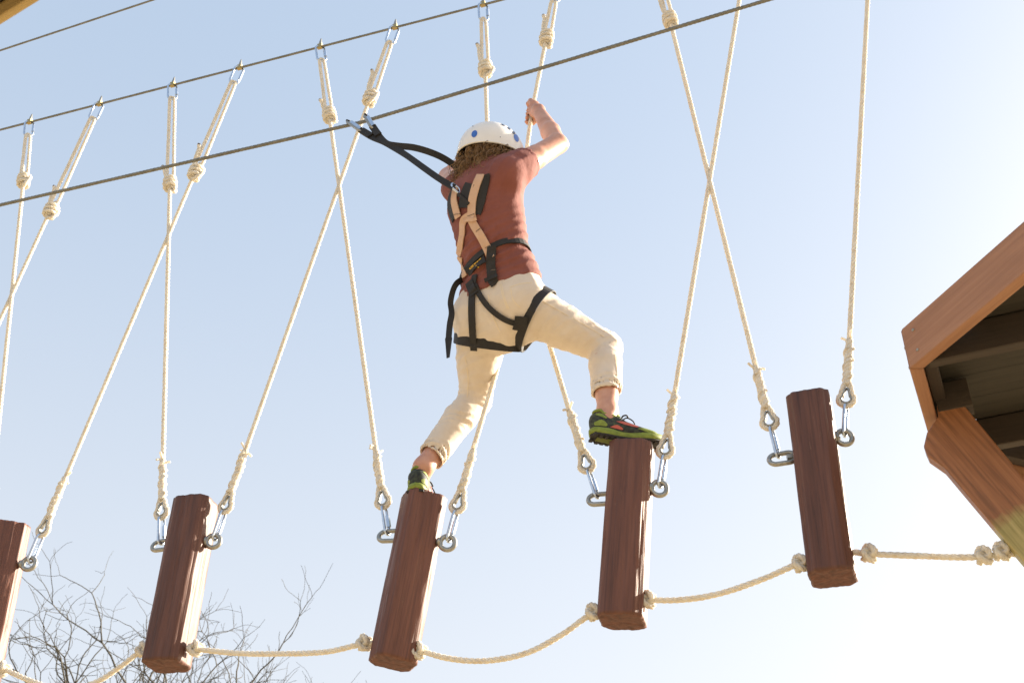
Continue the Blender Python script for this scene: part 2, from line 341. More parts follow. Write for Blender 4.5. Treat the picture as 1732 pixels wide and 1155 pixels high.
# ------------------------------------------------------------------ wire cables
def cable(p0, p1, r, label, ext=3.0, name='steel_cable', mid=None):
    d = nrm(p1-p0); e0 = nrm((mid if mid is not None else p1)-p0); e1 = nrm(p1-(mid if mid is not None else p0)); p0 = p0-e0*ext; p1 = p1+e1*ext
    t = thing(name, p0, label, 'cable', 'steel cables of the course')
    m = MB(); twist(m, [p0, p1] if mid is None else [p0, mid, p1], r, pitch=r*7, ring=6, per=8, off=.3); m.build('wire_strand', 'cable', t); return t, d
LINKS = {1: (50, 207), 2: (168, 177), 3: (291, 148), 4: (405, 117), 5: (541, 81), 6: (668, 47), 7: (817, 9), 8: (942, -25), 9: (1108, -70), 10: (1268, -112), 12: (1475, -168)}
LP = {k: P(*v) for k, v in LINKS.items()}
zc = float(np.mean([LP[k][2] for k in range(1, 8)]))
cab_top, cd = cable(P(0, 220), P(850, 0), .0056, 'thin steel cable carrying all the rope-hung logs', 1.9)
q0 = P(0, 220); cdir = nrm(P(850, 0)-q0)
def oncable(p): return q0+cdir*((p-q0)@cdir/(cdir@cdir))
LP = {k: oncable(p) for k, p in LP.items()}
LP[0] = LP[1]-(LP[3]-LP[1])*1.0                     # far side of the log that hangs outside the picture
b0, b1 = P(0, 347, -.36), P(1300, 0, -.36)
cab_belay, bd = cable(b0, b1, .0074, 'thicker steel safety cable the lanyard hooks ride on', 1.6, mid=P(612, 207, -.36))
f0, f1 = P(0, 86, .25), P(260, 0, .25)
cable(f0, f1, .0056, 'bare steel cable strung higher than the log cable, nothing hanging on it', 2.2)

# ------------------------------------------------------------------ hanging logs
LOGS = {  # top axis px, bottom axis px, right-face bearing, left ring px, right ring px, hole px y-left, y-right
 0: dict(top=(-262, 945), bot=(-335, 1240), rot=-15, L=(-338, 1020), R=(-218, 1016), who='the third empty log behind the climber'),
 1: dict(top=(18, 893), bot=(-42, 1178), rot=25, L=(-27, 956), R=(49, 953), who='the second empty log behind the climber'),
 2: dict(top=(334, 850), bot=(281, 1127), rot=-14, L=(272, 922), R=(361, 915), who='the empty log just behind the climber'),
 3: dict(top=(718, 841), bot=(664, 1122), rot=22, L=(656, 906), R=(757, 918), who="the log under the climber's rear shoe"),
 4: dict(top=(1070, 757), bot=(1052, 1052), rot=-13, L=(1011, 844), R=(1115, 826), who="the log under the climber's front shoe"),
 5: dict(top=(1368, 677), bot=(1409, 979), rot=-20, L=(1317, 776), R=(1428, 740), who='the log beside the platform'),
}
LOGLAB = {0: 'reddish-brown hanging log at the far end of the row behind the climber', 1: 'reddish-brown octagonal log, second empty one behind the climber',
 2: 'reddish-brown log with sun-bleached rough side, first empty one behind the climber', 3: "reddish-brown octagonal log under the climber's rear shoe",
 4: "reddish-brown octagonal log under the climber's front shoe", 5: 'dark brown knotty log hanging beside the platform, nobody on it'}
def make_log(k):
    s = LOGS[k]; T = P(*s['top']); B = P(*s['bot']); s['T'], s['B'] = T, B
    ax = nrm(T-B); L = np.linalg.norm(T-B); e = nrm(U-ax*(U@ax)); w = np.cross(ax, e); w = w if w@N > 0 else -w
    s['ax'] = ax
    t = thing('hanging_log', B, LOGLAB[k], 'log', 'logs hung from the cable')
    na, nz_ = 96, 70; R = .0755
    a0 = math.radians(s['rot'])+ALPHA                 # face bearing relative to e
    rg = np.random.default_rng(20+k); fo = rg.uniform(-.003, .003, 8); cracks = [(rg.uniform(0, 6.28), rg.uniform(.1, .9), rg.uniform(.12, .5), rg.uniform(.003, .008)) for _ in range(15)]
    V = []
    tsamp = np.r_[0, np.linspace(.006, .994, nz_-2), 1]
    for j, tz in enumerate(tsamp):
        inset = .007 if j in (0, nz_-1) else 0.
        for i in range(na):
            a = 2*math.pi*i/na
            rr = 1e9                                  # distance to the octagon's faces, softened at the arrises
            ds = []
            for q in range(8):
                ca = math.cos(a-(a0+q*math.pi/4))
                if ca > .3: ds.append(((.0695 if q % 2 == 0 else .0825)+fo[q])/ca)
            rr = -math.log(sum(math.exp(-x/.0011) for x in ds))*.0011 if ds else R
            x, y = math.cos(a), math.sin(a)
            g = fbm((x*4+k*7, y*4, tz*1.5), 1, 3)*.003+fbm((x*26+k*3, y*26, tz*2.0), 1, 2)*.0016
            for (ca_, cz, cl_, dp) in cracks:
                da = abs((a-ca_-.08*math.sin(tz*9)+math.pi) % (2*math.pi)-math.pi)
                if da < .07 and abs(tz-cz) < cl_/2: g -= dp*(1-da/.07)*(1-abs(tz-cz)/(cl_/2))
            rr += g-inset
            V.append(B+ax*(tz*L+.003*fbm((x*2, y*2, k+j*0.))*(j in (0, nz_-1)))+e*x*rr+w*y*rr)
    F = [(j*na+i, j*na+(i+1) % na, (j+1)*na+(i+1) % na, (j+1)*na+i) for j in range(nz_-1) for i in range(na)]
    m = MB(); m.add(V, F); o = m.build('log_body', 'log', t); orient(o, e, w, B+ax*0)
    o.data.polygons.foreach_set('use_smooth', [True]*len(o.data.polygons))
    for nm, j, cc in (('end_grain', 0, B+ax*.0), ('end_grain', nz_-1, T)):
        ring = np.array(V[j*na:(j+1)*na]); cen_ = ring.mean(0); rings = [ring]+[cen_+(ring-cen_)*f for f in (.97, .8, .55, .3, .1)]
        X = np.concatenate(rings+[cen_[None]])
        for q in range(na, len(X)): X[q] += ax*.0015*fbm(X[q]*60)
        FF = [(b*na+i, b*na+(i+1) % na, (b+1)*na+(i+1) % na, (b+1)*na+i) for b in range(5) for i in range(na)]+[(5*na+i, 5*na+(i+1) % na, 6*na) for i in range(na)]
        m = MB(); m.add(X, FF); m.build(nm, 'log_end', t)
    s['e'], s['w'] = e, w
    # eye fittings
    for side in ('L', 'R'):
        rc = P(*s[side]); sg = -1 if side == 'L' else 1
        axis_pt = B+ax*((rc-B)@ax); surf = axis_pt+e*sg*.073
        if side == 'R':
            m = MB(); a = np.arange(28)*2*np.pi/28; pr_ = nrm(.94*e+.3*w)
            tube(m, rc+np.cos(a)[:, None]*pr_*.0245+np.sin(a)[:, None]*ax*.0245, .0085, 10, closed=True)
            m.build('eye_nut', 'steel', t)
            m = MB(); end = rc-pr_*.028; tube(m, spline([surf-e*.02, surf, end]), .0085, 10)
            tube(m, [end-e*.004, end+e*.006], .0155, 14); tube(m, [surf-e*.003, surf+e*.004], .021, 18)
            m.build('shank', 'steel', t)
        else:
            c_ = rc+e*.012; pr_ = nrm(.95*e+.18*w+.12*ax); up = nrm(np.cross(pr_, nrm(w-pr_*(w@pr_)))); up = up if up@ax > 0 else -up; up = nrm(up+.35*w)
            m = MB(); tube(m, oval(c_, pr_, up, .042, .0235), .008, 10, closed=True); m.build('oval_eye', 'steel', t)
            m = MB(); nut = c_+pr_*.026; tube(m, [nut-pr_*.012, nut+pr_*.008], .0125, 6); tube(m, [nut, surf+e*.02], .0075, 8); m.build('hex_nut', 'steel', t, smooth=False)
        s['P'+side] = rc
    return t
for k in LOGS: make_log(k)

# ------------------------------------------------------------------ ropes carrying the logs
RR = .0094
def quick_link(c, along, side, half, rad, wire, label, group):
    t = thing('quick_link', c-along*half, label, 'quick link', group)
    m = MB(); tube(m, oval(c, along, side, half, rad), wire, 8, closed=True); m.build('link_body', 'zinc', t)
    m = MB(); p = c+side*rad*.98; tube(m, [p-along*half*.42, p+along*half*.38], wire*1.55, 6); m.build('sleeve_nut', 'zinc', t, smooth=False)
    return t
def knot_len(Tc, d, ypx):
    for L in np.linspace(.2, 1.2, 400):               # run down the rope to the knot's surveyed row
        q = Tc-d*L-CAMP; yy = 577.5-FPX*(q[2]*cth-q[1]*sth)/(q[1]*cth+q[2]*sth)
        if yy >= ypx: return L-.1
    return .4
def hang_rope(k, side, link, knot_px=None, tail=True, via=()):
    s = LOGS[k]; Bc = s['P'+side]; Tc = LP[link]; via = [P(*v) for v in via]; d = nrm((via[0] if via else Tc)-Bc); dtop = nrm(Tc-(via[-1] if via else Bc))
    sid = nrm(U-d*(U@d)); nor = np.cross(d, sid); nor = nor if nor@N > 0 else -nor
    which = ('platform side' if side == 'R' else 'far side')+' of '+s['who']
    which = ('platform-side' if side == 'R' else 'trailing-side')
    rg = random.Random(k*10+(side == 'R'))
    lowlab = f"lower quick link at the {which} eye of {s['who']}"
    quick_link(Bc+d*.062, d, nrm(nor*.93+sid*rg.uniform(.15, .4)), .056, .0125, .0052, lowlab, 'quick links under the rope eyes')
    ls = nrm(sid*.85+nor*.55); ls = nrm(ls-dtop*(ls@dtop))
    quick_link(Tc-dtop*.048, dtop, ls, .056, .021, .0052, f"upper quick link, {which} rope of {s['who']}", 'quick links on the log cable')
    t = thing('hanging_rope', Bc+d*.1, f"cream rope on the {which} of {s['who']}", 'rope', 'ropes hanging the logs')
    # eye splice round a thimble
    eb = Bc+d*.114; tdp = []
    for a in np.linspace(-math.pi/2-2.35, -math.pi/2+2.35, 26):
        tdp.append((math.cos(a)*.0245, .0245+math.sin(a)*.0245))
    crown = .088
    path = [(-.004, crown)]+[(-.011, crown-.014)]+tdp+[(.011, crown-.014), (.004, crown)]
    # tdp starts on the left going down and round
    pp = np.array([eb+sid*x+d*y for x, y in path]); pp = spline(pp, 3)
    m = MB(); twist(m, pp, RR*.98, per=9); m.build('rope_eye', 'rope', t)
    cen_ = eb+d*.027
    inn = np.array([cen_+(q-cen_)*.62 for q in pp]); m = MB(); tube(m, inn, .0042, 6); tube(m, inn+nor*.005, .0032, 6); tube(m, inn-nor*.005, .0032, 6); m.build('thimble', 'steel', t)
    s0 = eb+d*(crown-.01); sl = .165+rg.uniform(-.01, .02)
    m = MB(); twist(m, [s0, s0+d*sl], RR*1.6, pitch=.052, ring=7, rr=[1.45*RR, 1.65*RR, 1.6*RR, 1.55*RR, 1.45*RR, 1.25*RR], wob=.14)
    for q in range(7):                                 # tucked strands crossing the lay
        a = rg.uniform(0, 6.28); z0 = s0+d*(sl*(q+.5)/7.5)
        arc = [z0+d*.012*(b-1.)+(sid*math.cos(a+b)+nor*math.sin(a+b))*RR*1.5 for b in np.linspace(0, 2.0, 6)]
        tube(m, arc, RR*.55, 6)
    m.build('splice', 'rope', t)
    for q in range(3):
        a = rg.uniform(0, 2.1)+q*2.1; z0 = s0+d*(sl*(.92+.06*q)); o = sid*math.cos(a)+nor*math.sin(a)
        m = MB(); tube(m, spline([z0+o*RR*.6, z0+o*.016+d*.006, z0+o*.028+d*rg.uniform(-.002, .018)]), [.0045]*16+[.004], 6); st = m.build('strand_tail', 'rope', t)
    top_s = s0+d*sl
    # top: bight through the link, cinched by a barrel knot
    d0 = d; d = dtop; ll = knot_len(Tc, d, knot_px); sid = nrm(U-d*(U@d)); nor = np.cross(d, sid); nor = nor if nor@N > 0 else -nor
    kb = Tc-d*(ll+.1); kt = Tc-d*ll                    # knot bottom / top
    m = MB(); twist(m, [top_s-d0*.04]+via+[kb+d*.02], RR, per=9); m.build('rope_line', 'rope', t)
    lb = Tc-d*.098
    tw = ls
    pb = spline([kt-d*.03+tw*.010, kt+tw*.015, kt+(lb-kt)*.5+tw*.013, lb-d*.02+tw*.011, lb+d*.004+tw*.004+nor*.002, lb+d*.004-tw*.004-nor*.002, lb-d*.02-tw*.011, kt+(lb-kt)*.5-tw*.012, kt-tw*.014, kt-d*.03-tw*.010], 6)
    m = MB(); twist(m, pb, RR*.88, per=8); m.build('top_loop', 'rope', t)
    # barrel knot: wraps of rope
    m = MB(); turns = 3.2; hp = []
    for q in np.linspace(0, 1, 46):
        a = q*turns*2*math.pi+rg.uniform(0, .02); rad = .0215+.004*math.sin(q*math.pi)
        hp.append(kb+d*(.016+.068*q)+(sid*math.cos(a)+nor*math.sin(a))*rad)
    twist(m, hp, RR*1.0, per=8)
    a = rg.uniform(-1, 1)
    di = [kb+d*.004, kb+d*.012+(sid*math.cos(a)+nor*math.sin(a))*.024, kb+d*.045+(sid*math.cos(a+.5)+nor*math.sin(a+.5))*.034, kb+d*.085+(sid*math.cos(a+1.1)+nor*math.sin(a+1.1))*.026, kb+d*.105]
    twist(m, spline(di, 6), RR, per=8); tube(m, [kb+d*.02, kb+d*.09], .016, 8)
    m.build('knot', 'rope', t)
    if tail:
        a = rg.uniform(2, 4.2); o = sid*math.cos(a)+nor*math.sin(a); L_ = rg.uniform(.03, .09)
        tp = spline([kt-d*.02+o*.016, kt+d*.02+o*.024, kt+d*L_+o*.026, kt+d*(L_+.02)+o*.034], 5)
        m = MB(); twist(m, tp, RR*.95, per=8); tl = m.build('rope_tail', 'rope', t)
        m = MB(); tube(m, [tp[-1]-d*.002, tp[-1]+d*.003], RR*.8, 8); m.build('burnt_tip', 'rope_end', tl)
    # clamp on the cable
    m = MB(); cdv = cdir; upv = nrm(ZV-cdv*cdv[2])
    box(m, Tc+upv*.004, cdv, np.cross(cdv, upv), upv, .011, .009, .013, .002)
    m.build('cable_clamp', 'brass', cab_top, smooth=False)
    m = MB(); tube(m, [Tc+upv*.012, Tc+upv*.03, Tc+upv*.05, Tc+upv*.056], [.0085, .008, .0045, .003], 6); m.build('clamp_bolt', 'steel', cab_top, smooth=False)
hang_rope(0, 'R', 2, 370); hang_rope(0, 'L', 0, 370)
hang_rope(1, 'L', 1, 318); hang_rope(1, 'R', 4, 306)
hang_rope(2, 'L', 3, 324); hang_rope(2, 'R', 6, 180)
hang_rope(3, 'L', 5, 207); hang_rope(3, 'R', 8, 79, via=[(801, 758, 0.), (846, 606, .03), (899, 193, .0)])
hang_rope(4, 'L', 7, 130, via=[(966, 703, .01), (928, 578, .05), (826, 262, .03)]); hang_rope(4, 'R', 10, -20)
hang_rope(5, 'L', 9, 47); hang_rope(5, 'R', 12, -50)

# ------------------------------------------------------------------ ropes tying the logs together at their feet
def rope_knot(mb, c, ax, r=.0095, size=.021):
    ax = nrm(ax); a = nrm(np.cross(ax, [.3, .8, .5])); b = np.cross(ax, a); pts = []
    for q in np.linspace(0, 1, 60):
        th = q*2*math.pi*2; ph = q*2*math.pi*3
        rad = size*.78+size*.32*math.cos(ph); pts.append(c+a*math.cos(th)*rad+b*math.sin(th)*rad+ax*size*.75*math.sin(ph))
    twist(mb, pts, r, per=8); tube(mb, [c-ax*size*.9, c+ax*size*.9], size*.6, 8)
def foot_rope(pts, knots, label, stub=None):
    pw = [P(x, y) for x, y in pts]
    t = thing('foot_rope', pw[0], label, 'rope', 'ropes tying the logs together at the bottom')
    pw = spline(pw, 8); m = MB(); twist(m, pw, .0095, per=8); m.build('rope_line', 'rope', t)
    for kx, ky in knots:
        c = P(kx, ky); i = int(np.argmin(np.linalg.norm(pw-c, axis=1))); i = min(max(i, 1), len(pw)-2)
        m = MB(); rope_knot(m, c, pw[i+1]-pw[i-1]); m.build('knot', 'rope', t)
def hole(k, y):                                        # px of a log's axis at image row y
    s = LOGS[k]; (x0, y0), (x1, y1) = s['top'], s['bot']; return (x0+(x1-x0)*(y-y0)/(y1-y0), y)
foot_rope([hole(0, 1205), (-275, 1210), (-200, 1225), (-120, 1180), (-85, 1150), hole(1, 1140)], [(-274, 1210), (-86, 1150)], 'cream foot rope leading away from the second empty log behind the climber')
foot_rope([hole(1, 1128), (5, 1131), (50, 1150), (105, 1166), (160, 1154), (205, 1126), (240, 1101), hole(2, 1095)], [(4, 1131), (243, 1098)], 'cream foot rope sagging between the two empty logs behind the climber')
foot_rope([hole(2, 1092), (331, 1097), (400, 1104), (470, 1105), (550, 1102), (612, 1089), hole(3, 1085)], [(331, 1096), (616, 1087)], "cream foot rope from the first empty log to the log under the rear shoe")
foot_rope([hole(3, 1098), (708, 1100), (760, 1113), (820, 1117), (890, 1104), (950, 1073), (1002, 1038), hole(4, 1030)], [(708, 1100), (1004, 1035)], "deeply sagging cream foot rope between the two logs the climber stands on")
foot_rope([hole(4, 1012), (1096, 1014), (1150, 1014), (1215, 1004), (1290, 979), (1352, 953), hole(5, 946)], [(1096, 1014), (1354, 953)], "cream foot rope from the log under the front shoe to the log beside the platform")
foot_rope([hole(5, 928), (1470, 936), (1560, 940), (1640, 942), (1700, 937), (1790, 935), (2010, 945)], [(1470, 936), (1664, 940), (1694, 933)], 'cream foot rope from the log beside the platform to its pole, double knotted')

# ------------------------------------------------------------------ implicit surfaces (clothes, body, shoes)
class Field:
    def __init__(s, lo, hi, h):
        s.lo = np.asarray(lo, float); s.h = h; s.n = np.ceil((np.asarray(hi)-s.lo)/h).astype(int)+1
        s.d = np.full(s.n, .06, np.float32)
    def sub(s, lo, hi):
        a = np.clip(np.floor((np.asarray(lo)-s.lo)/s.h).astype(int), 0, s.n-1); b = np.clip(np.ceil((np.asarray(hi)-s.lo)/s.h).astype(int)+1, 1, s.n)
        ax = [s.lo[i]+s.h*np.arange(a[i], b[i]) for i in range(3)]
        sl = tuple(slice(a[i], b[i]) for i in range(3))
        X = np.stack(np.meshgrid(*ax, indexing='ij'), -1).astype(np.float32)
        return sl, X
    def union(s, sl, d, k):
        o = s.d[sl]
        if k <= 0: s.d[sl] = np.minimum(o, d); return
        hh = np.clip(.5+.5*(o-d)/k, 0, 1); s.d[sl] = o*(1-hh)+d*hh-k*hh*(1-hh)
    def cone(s, a, b, ra, rb, k=.02):              # capsule with two radii
        a = np.asarray(a); b = np.asarray(b); m = max(ra, rb)+.05+k
        sl, X = s.sub(np.minimum(a, b)-m, np.maximum(a, b)+m)
        ab = (b-a); t = np.clip(((X-a)@ab)/max(ab@ab, 1e-9), 0, 1)
        d = np.linalg.norm(X-a-t[..., None]*ab, axis=-1)-(ra+(rb-ra)*t); s.union(sl, d, k)
    def chain(s, pts, rs, k=.02):
        for i in range(len(pts)-1): s.cone(pts[i], pts[i+1], rs[i], rs[i+1], k if i == 0 else min(k, .012))
    def ell(s, c, ax, rad, k=.02):                 # ellipsoid, ax = 3 unit axes
        c = np.asarray(c); m = max(rad)+.05+k; sl, X = s.sub(c-m, c+m); q = (X-c)@np.stack(ax, 1)/np.asarray(rad)
        l = np.linalg.norm(q, axis=-1); g = np.linalg.norm(q/np.asarray(rad), axis=-1)+1e-6
        s.union(sl, l*(l-1)/g, k)
    def loft(s, C_, Rv, A, B, k=.02, sub=6):       # body of elliptical sections along a spine
        C_ = np.asarray(C_); Rv = np.asarray(Rv); n = len(C_); t = np.linspace(0, n-1, (n-1)*sub+1)
        it = lambda a: np.stack([np.interp(t, np.arange(n), np.asarray(a)[:, i]) for i in range(3)], 1)
        cs = spline(C_, sub); rv = it(Rv); a = np.interp(t, np.arange(n), A); b = np.interp(t, np.arange(n), B)
        m = max(max(A), max(B))+.06; sl, X = s.sub(cs.min(0)-m, cs.max(0)+m); best = np.full(X.shape[:3], .2, np.float32)
        for i in range(len(cs)-1):
            p, q = cs[i], cs[i+1]; d = q-p; L = np.linalg.norm(d); d = d/L
            r = nrm(rv[i]-d*(rv[i]@d)); f = np.cross(d, r); w = X-p; tt = (w@d)/L
            if i > 0: tt = np.maximum(tt, 0.)
            if i < len(cs)-2: tt = np.minimum(tt, 1.)
            tc = np.clip(tt, 0, 1); aa = a[i]+(a[i+1]-a[i])*tc; bb = b[i]+(b[i+1]-b[i])*tc
            w = w-(tc*L)[..., None]*d
            x = w@r; y = w@f; z = w@d
            l = np.sqrt((x/aa)**2+(y/bb)**2+(z/np.minimum(aa, bb))**2); g = np.sqrt((x/aa**2)**2+(y/bb**2)**2+(z/np.minimum(aa, bb)**2)**2)+1e-6
            best = np.minimum(best, l*(l-1)/g)
        s.union(sl, best, k)
    def cut(s, p, nn, soft=0.):                    # remove the half space in front of the plane
        sl, X = s.sub(s.lo, s.lo+s.n*s.h); s.d = np.maximum(s.d, ((X-np.asarray(p))@np.asarray(nn)).astype(np.float32))
    def cutnear(s, p, nn, rad):                    # the same, only within rad of p
        p = np.asarray(p); sl, X = s.sub(p-rad, p+rad); s.d[sl] = np.maximum(s.d[sl], np.minimum((X-p)@np.asarray(nn), rad-np.linalg.norm(X-p, axis=-1)))
    def disp(s, fn):
        band = np.abs(s.d) < .013; idx = np.argwhere(band); X = s.lo+idx*s.h
        s.d[band] -= fn(X).astype(np.float32)
    def nets(s):
        d = s.d; ins = d < 0; sh = np.array(d.shape)
        c = ins[:-1, :-1, :-1].astype(np.int8)
        tot = sum(ins[i:sh[0]-1+i, j:sh[1]-1+j, k:sh[2]-1+k].astype(np.int8) for i in (0, 1) for j in (0, 1) for k in (0, 1))
        act = (tot > 0) & (tot < 8); cells = np.argwhere(act); idm = np.full(act.shape, -1, np.int32); idm[act] = np.arange(len(cells))
        acc = np.zeros((len(cells), 3)); cnt = np.zeros(len(cells))
        cor = [(i, j, k) for i in (0, 1) for j in (0, 1) for k in (0, 1)]
        val = {q: d[cells[:, 0]+q[0], cells[:, 1]+q[1], cells[:, 2]+q[2]] for q in cor}
        for a in cor:
            for axn in range(3):
                if a[axn]: continue
                b = list(a); b[axn] = 1; b = tuple(b); va, vb = val[a], val[b]; x = (va < 0) != (vb < 0)
                t = np.where(x, va/np.where(x, va-vb, 1), 0); pt = np.tile(np.array(a, float), (len(cells), 1)); pt[:, axn] += t
                acc[x] += pt[x]; cnt[x] += 1
        V = s.lo+s.h*(cells+acc/cnt[:, None]); F = []
        for axn in range(3):
            o = [0, 1, 2]; o.remove(axn); sl0 = [slice(None)]*3; sl1 = [slice(None)]*3; sl0[axn] = slice(0, -1); sl1[axn] = slice(1, None)
            a, b = ins[tuple(sl0)], ins[tuple(sl1)]
            e = np.argwhere(a != b); e = e[(e[:, o[0]] > 0) & (e[:, o[1]] > 0) & (e[:, o[0]] < sh[o[0]]-1) & (e[:, o[1]] < sh[o[1]]-1)]
            flip = a[e[:, 0], e[:, 1], e[:, 2]]
            def g(i, j):
                q = e.copy(); q[:, o[0]] -= i; q[:, o[1]] -= j; return idm[q[:, 0], q[:, 1], q[:, 2]]
            Q = np.stack([g(1, 1), g(0, 1), g(0, 0), g(1, 0)], 1)
            if axn == 1: flip = ~flip
            Q[~flip] = Q[~flip][:, ::-1]; F.append(Q)
        return V, np.concatenate(F)
def relax(V, F, it=2, lam=.5):
    e = np.concatenate([F[:, [0, 1]], F[:, [1, 2]], F[:, [2, 3]], F[:, [3, 0]]]); e = np.concatenate([e, e[:, ::-1]])
    cnt = np.bincount(e[:, 0], minlength=len(V))[:, None]
    for _ in range(it):
        for l in (lam, -lam*1.04):
            acc = np.stack([np.bincount(e[:, 0], V[e[:, 1], i], len(V)) for i in range(3)], 1); V = V+l*(acc/np.maximum(cnt, 1)-V)
    return V
def largest(V, F):                                 # drop crumbs the cuts leave behind
    lab = np.arange(len(V)); e = np.concatenate([F[:, [0, 1]], F[:, [1, 2]], F[:, [2, 3]], F[:, [3, 0]]])
    while True:
        old = lab.copy(); mn = np.minimum(lab[e[:, 0]], lab[e[:, 1]]); np.minimum.at(lab, e[:, 0], mn); np.minimum.at(lab, e[:, 1], mn); lab = lab[lab]; lab = lab[lab]
        if (lab == old).all(): break
    ids, cnt = np.unique(lab, return_counts=True); keep = lab == ids[cnt.argmax()]; F = F[keep[F[:, 0]]]; ren = np.cumsum(keep)-1
    return V[keep], ren[F]
def surf(field, name, m, parent, it=3):
    V, F = largest(*field.nets()); V = relax(V, F, it); mb = MB(); mb.add(V, F); o = mb.build(name, m, parent); return o, BVHTree.FromPolygons([Vector(v) for v in V], F.tolist())
def crease(a): return 1.5*(1-np.abs(np.sin(a*.5)))**1.6-.5     # sharp ridges, broad hollows
vn = lambda X, s, sd=0: np.array([noise.noise(Vector((x[0]*s+sd, x[1]*s, x[2]*s))) for x in X])

# ------------------------------------------------------------------ the climber: joints
J = dict(shR=(866, 290, -.34), shL=(776, 318, -.21), elR=(943, 244, -.16), wrR=(907, 214, -.03), elL=(758, 300, .02), wrL=(812, 258, .0),
         hipR=(880, 518, -.13), hipL=(815, 539, -.09), knR=(1024, 588, .05), anR=(1032, 700, .0), knL=(804, 677, .085), anL=(725, 782, -.05))
J = {k: P(*v) for k, v in J.items()}
rsh = nrm(J['shR']-J['shL']); rhp = nrm(J['hipR']-J['hipL'])
spine = [P(852, 554, -.10), P(850, 518, -.12), P(847, 478, -.15), P(839, 438, -.19), P(829, 390, -.23), P(821, 345, -.26), P(820, 310, -.27), P(822, 288, -.27)]
rvs = [rhp, rhp, rhp*.8+rsh*.2, rhp*.5+rsh*.5, rhp*.2+rsh*.8, rsh, rsh, rsh]
TA = [.13, .158, .142, .121, .133, .150, .128, .06]; TB = [.085, .108, .098, .09, .103, .112, .085, .058]
upS = nrm(spine[-1]-spine[4]); fwd = nrm(np.cross(upS, rsh)); fwd = fwd if fwd@N > 0 else -fwd
headc = P(831, 272, -.265); hup = nrm(.93*ZV+.25*(-N)+.05*U); hf = nrm(.88*N+.5*U); hf = nrm(hf-hup*(hf@hup)); hr = nrm(np.cross(hf, hup))
# rope directions at the hands
gripR, gdR = P(899, 193, 0.), nrm(nrm(LP[8]-P(899, 193, 0.))+nrm(P(899, 193, 0.)-P(846, 606, .03)))
gripL, gdL = P(826, 262, .03), nrm(nrm(LP[7]-P(826, 262, .03))+nrm(P(826, 262, .03)-P(928, 578, .05)))
J['wrL'] = gripL-gdL*.01-U*.05-N*.045-ZV*.03
J['wrR'] = gripR+U*.045-N*.05-ZV*.045
person = thing('person', (LOGS[3]['T']+LOGS[4]['T'])/2, 'person in brick-red tee and cream trousers stepping between two hanging logs', 'person')

fR = nrm(U*.80+N*.60); fL = nrm(N-.14*U)
HEEL = {'R': (P(998, 741, -.07), fR), 'L': (P(701, 831, -.085), fL)}
for s_ in 'RL': J['an'+s_] = J['an'+s_]*.4+.6*(HEEL[s_][0]+HEEL[s_][1]*.06+ZV*.115)
# body
fb = Field(np.array([-.62, 2.9, 2.0])+[0, 0, CAM_Z], np.array([.52, 4.25, 4.0])+[0, 0, CAM_Z], .0058)
fb.loft(spine, rvs, TA, TB, .02)
for s_ in 'RL':
    fb.chain([J['hip'+s_], J['hip'+s_]*.5+J['kn'+s_]*.5, J['kn'+s_]], [.078, .068, .052], .03)
    sh_ = J['an'+s_]-J['kn'+s_]; back = nrm(np.cross(np.cross(sh_, N), sh_)); back = -back if back@N > 0 else back
    fb.chain([J['kn'+s_], J['kn'+s_]+sh_*.3+back*.012, J['kn'+s_]+sh_*.75, J['an'+s_]], [.051, .051, .037, .034], .015)
    hl_, ftd = HEEL[s_]; g_ = lambda x, z: hl_+ftd*x+ZV*z
    fb.chain([J['an'+s_], g_(.06, .085), g_(.05, .05)], [.034, .03, .024], .02); fb.chain([g_(.05, .05), g_(.12, .046), g_(.2, .036)], [.023, .022, .015], .01)
    e, w = J['el'+s_], J['wr'+s_]; a = J['sh'+s_]
    fb.chain([a, a*.5+e*.5, e], [.05, .044, .04], .025); fb.chain([e, e*.65+w*.35, w], [.036, .038, .025], .012); ob = nrm(nrm(e-a)+nrm(e-w)); fb.cone(e, e+ob*.028, .03, .014, .015)
fb.chain([P(822, 300, -.265), headc-hup*.06-hf*.01], [.055, .052], .03)
fb.ell(headc+hf*.0, (hr, hf, hup), (.074, .094, .108), .015)
fb.ell(headc+hf*.045-hup*.055, (hr, hf, hup), (.055, .052, .06), .02)          # jaw
fb.cone(headc+hf*.092+hup*.012, headc+hf*.112-hup*.022, .009, .013, .008)      # nose
fb.cone(headc+hf*.083-hr*.02-hup*.052, headc+hf*.083+hr*.02-hup*.052, .009, .009, .006)
for sg in (-1, 1):
    fb.cone(headc+hf*.088+hr*.014*sg+hup*.026, headc+hf*.08+hr*.045*sg+hup*.028, .009, .008, .01)
    fb.ell(headc+hr*.076*sg-hf*.005-hup*.005, (hr, hf, hup), (.012, .02, .03), .006)
def hand(f, grip, gd, wrist, flip):
    """four fingers and a thumb closed round the rope"""
    inw = wrist-grip; inw = nrm(inw-gd*(inw@gd)); tg = np.cross(gd, inw)*flip
    kn = grip+inw*.03
    f.ell(grip+inw*.036-tg*.004, (gd, tg, inw), (.042, .026, .02), .012); f.cone(wrist, grip+inw*.038-gd*.012, .026, .024, .018)
    for i, (z, L) in enumerate(((.033, 1.), (.012, 1.08), (-.009, 1.), (-.029, .82))):
        pts = []
        for a in np.linspace(.55, .55+4.2*L, 6):
            rad = .0215-.001*a; pts.append(grip+gd*(z-.003*a)+inw*math.cos(a)*rad+tg*math.sin(a)*rad)
        f.chain(pts, [.0098, .0096, .0092, .0088, .0083, .0075], .003)
    tp = [grip+inw*.038+gd*.02-tg*.018, grip+inw*.024+gd*.042-tg*.022, grip+gd*.05-tg*.02-inw*.004, grip+gd*.045-tg*.004-inw*.022]
    f.chain(tp, [.013, .011, .0095, .008], .006)
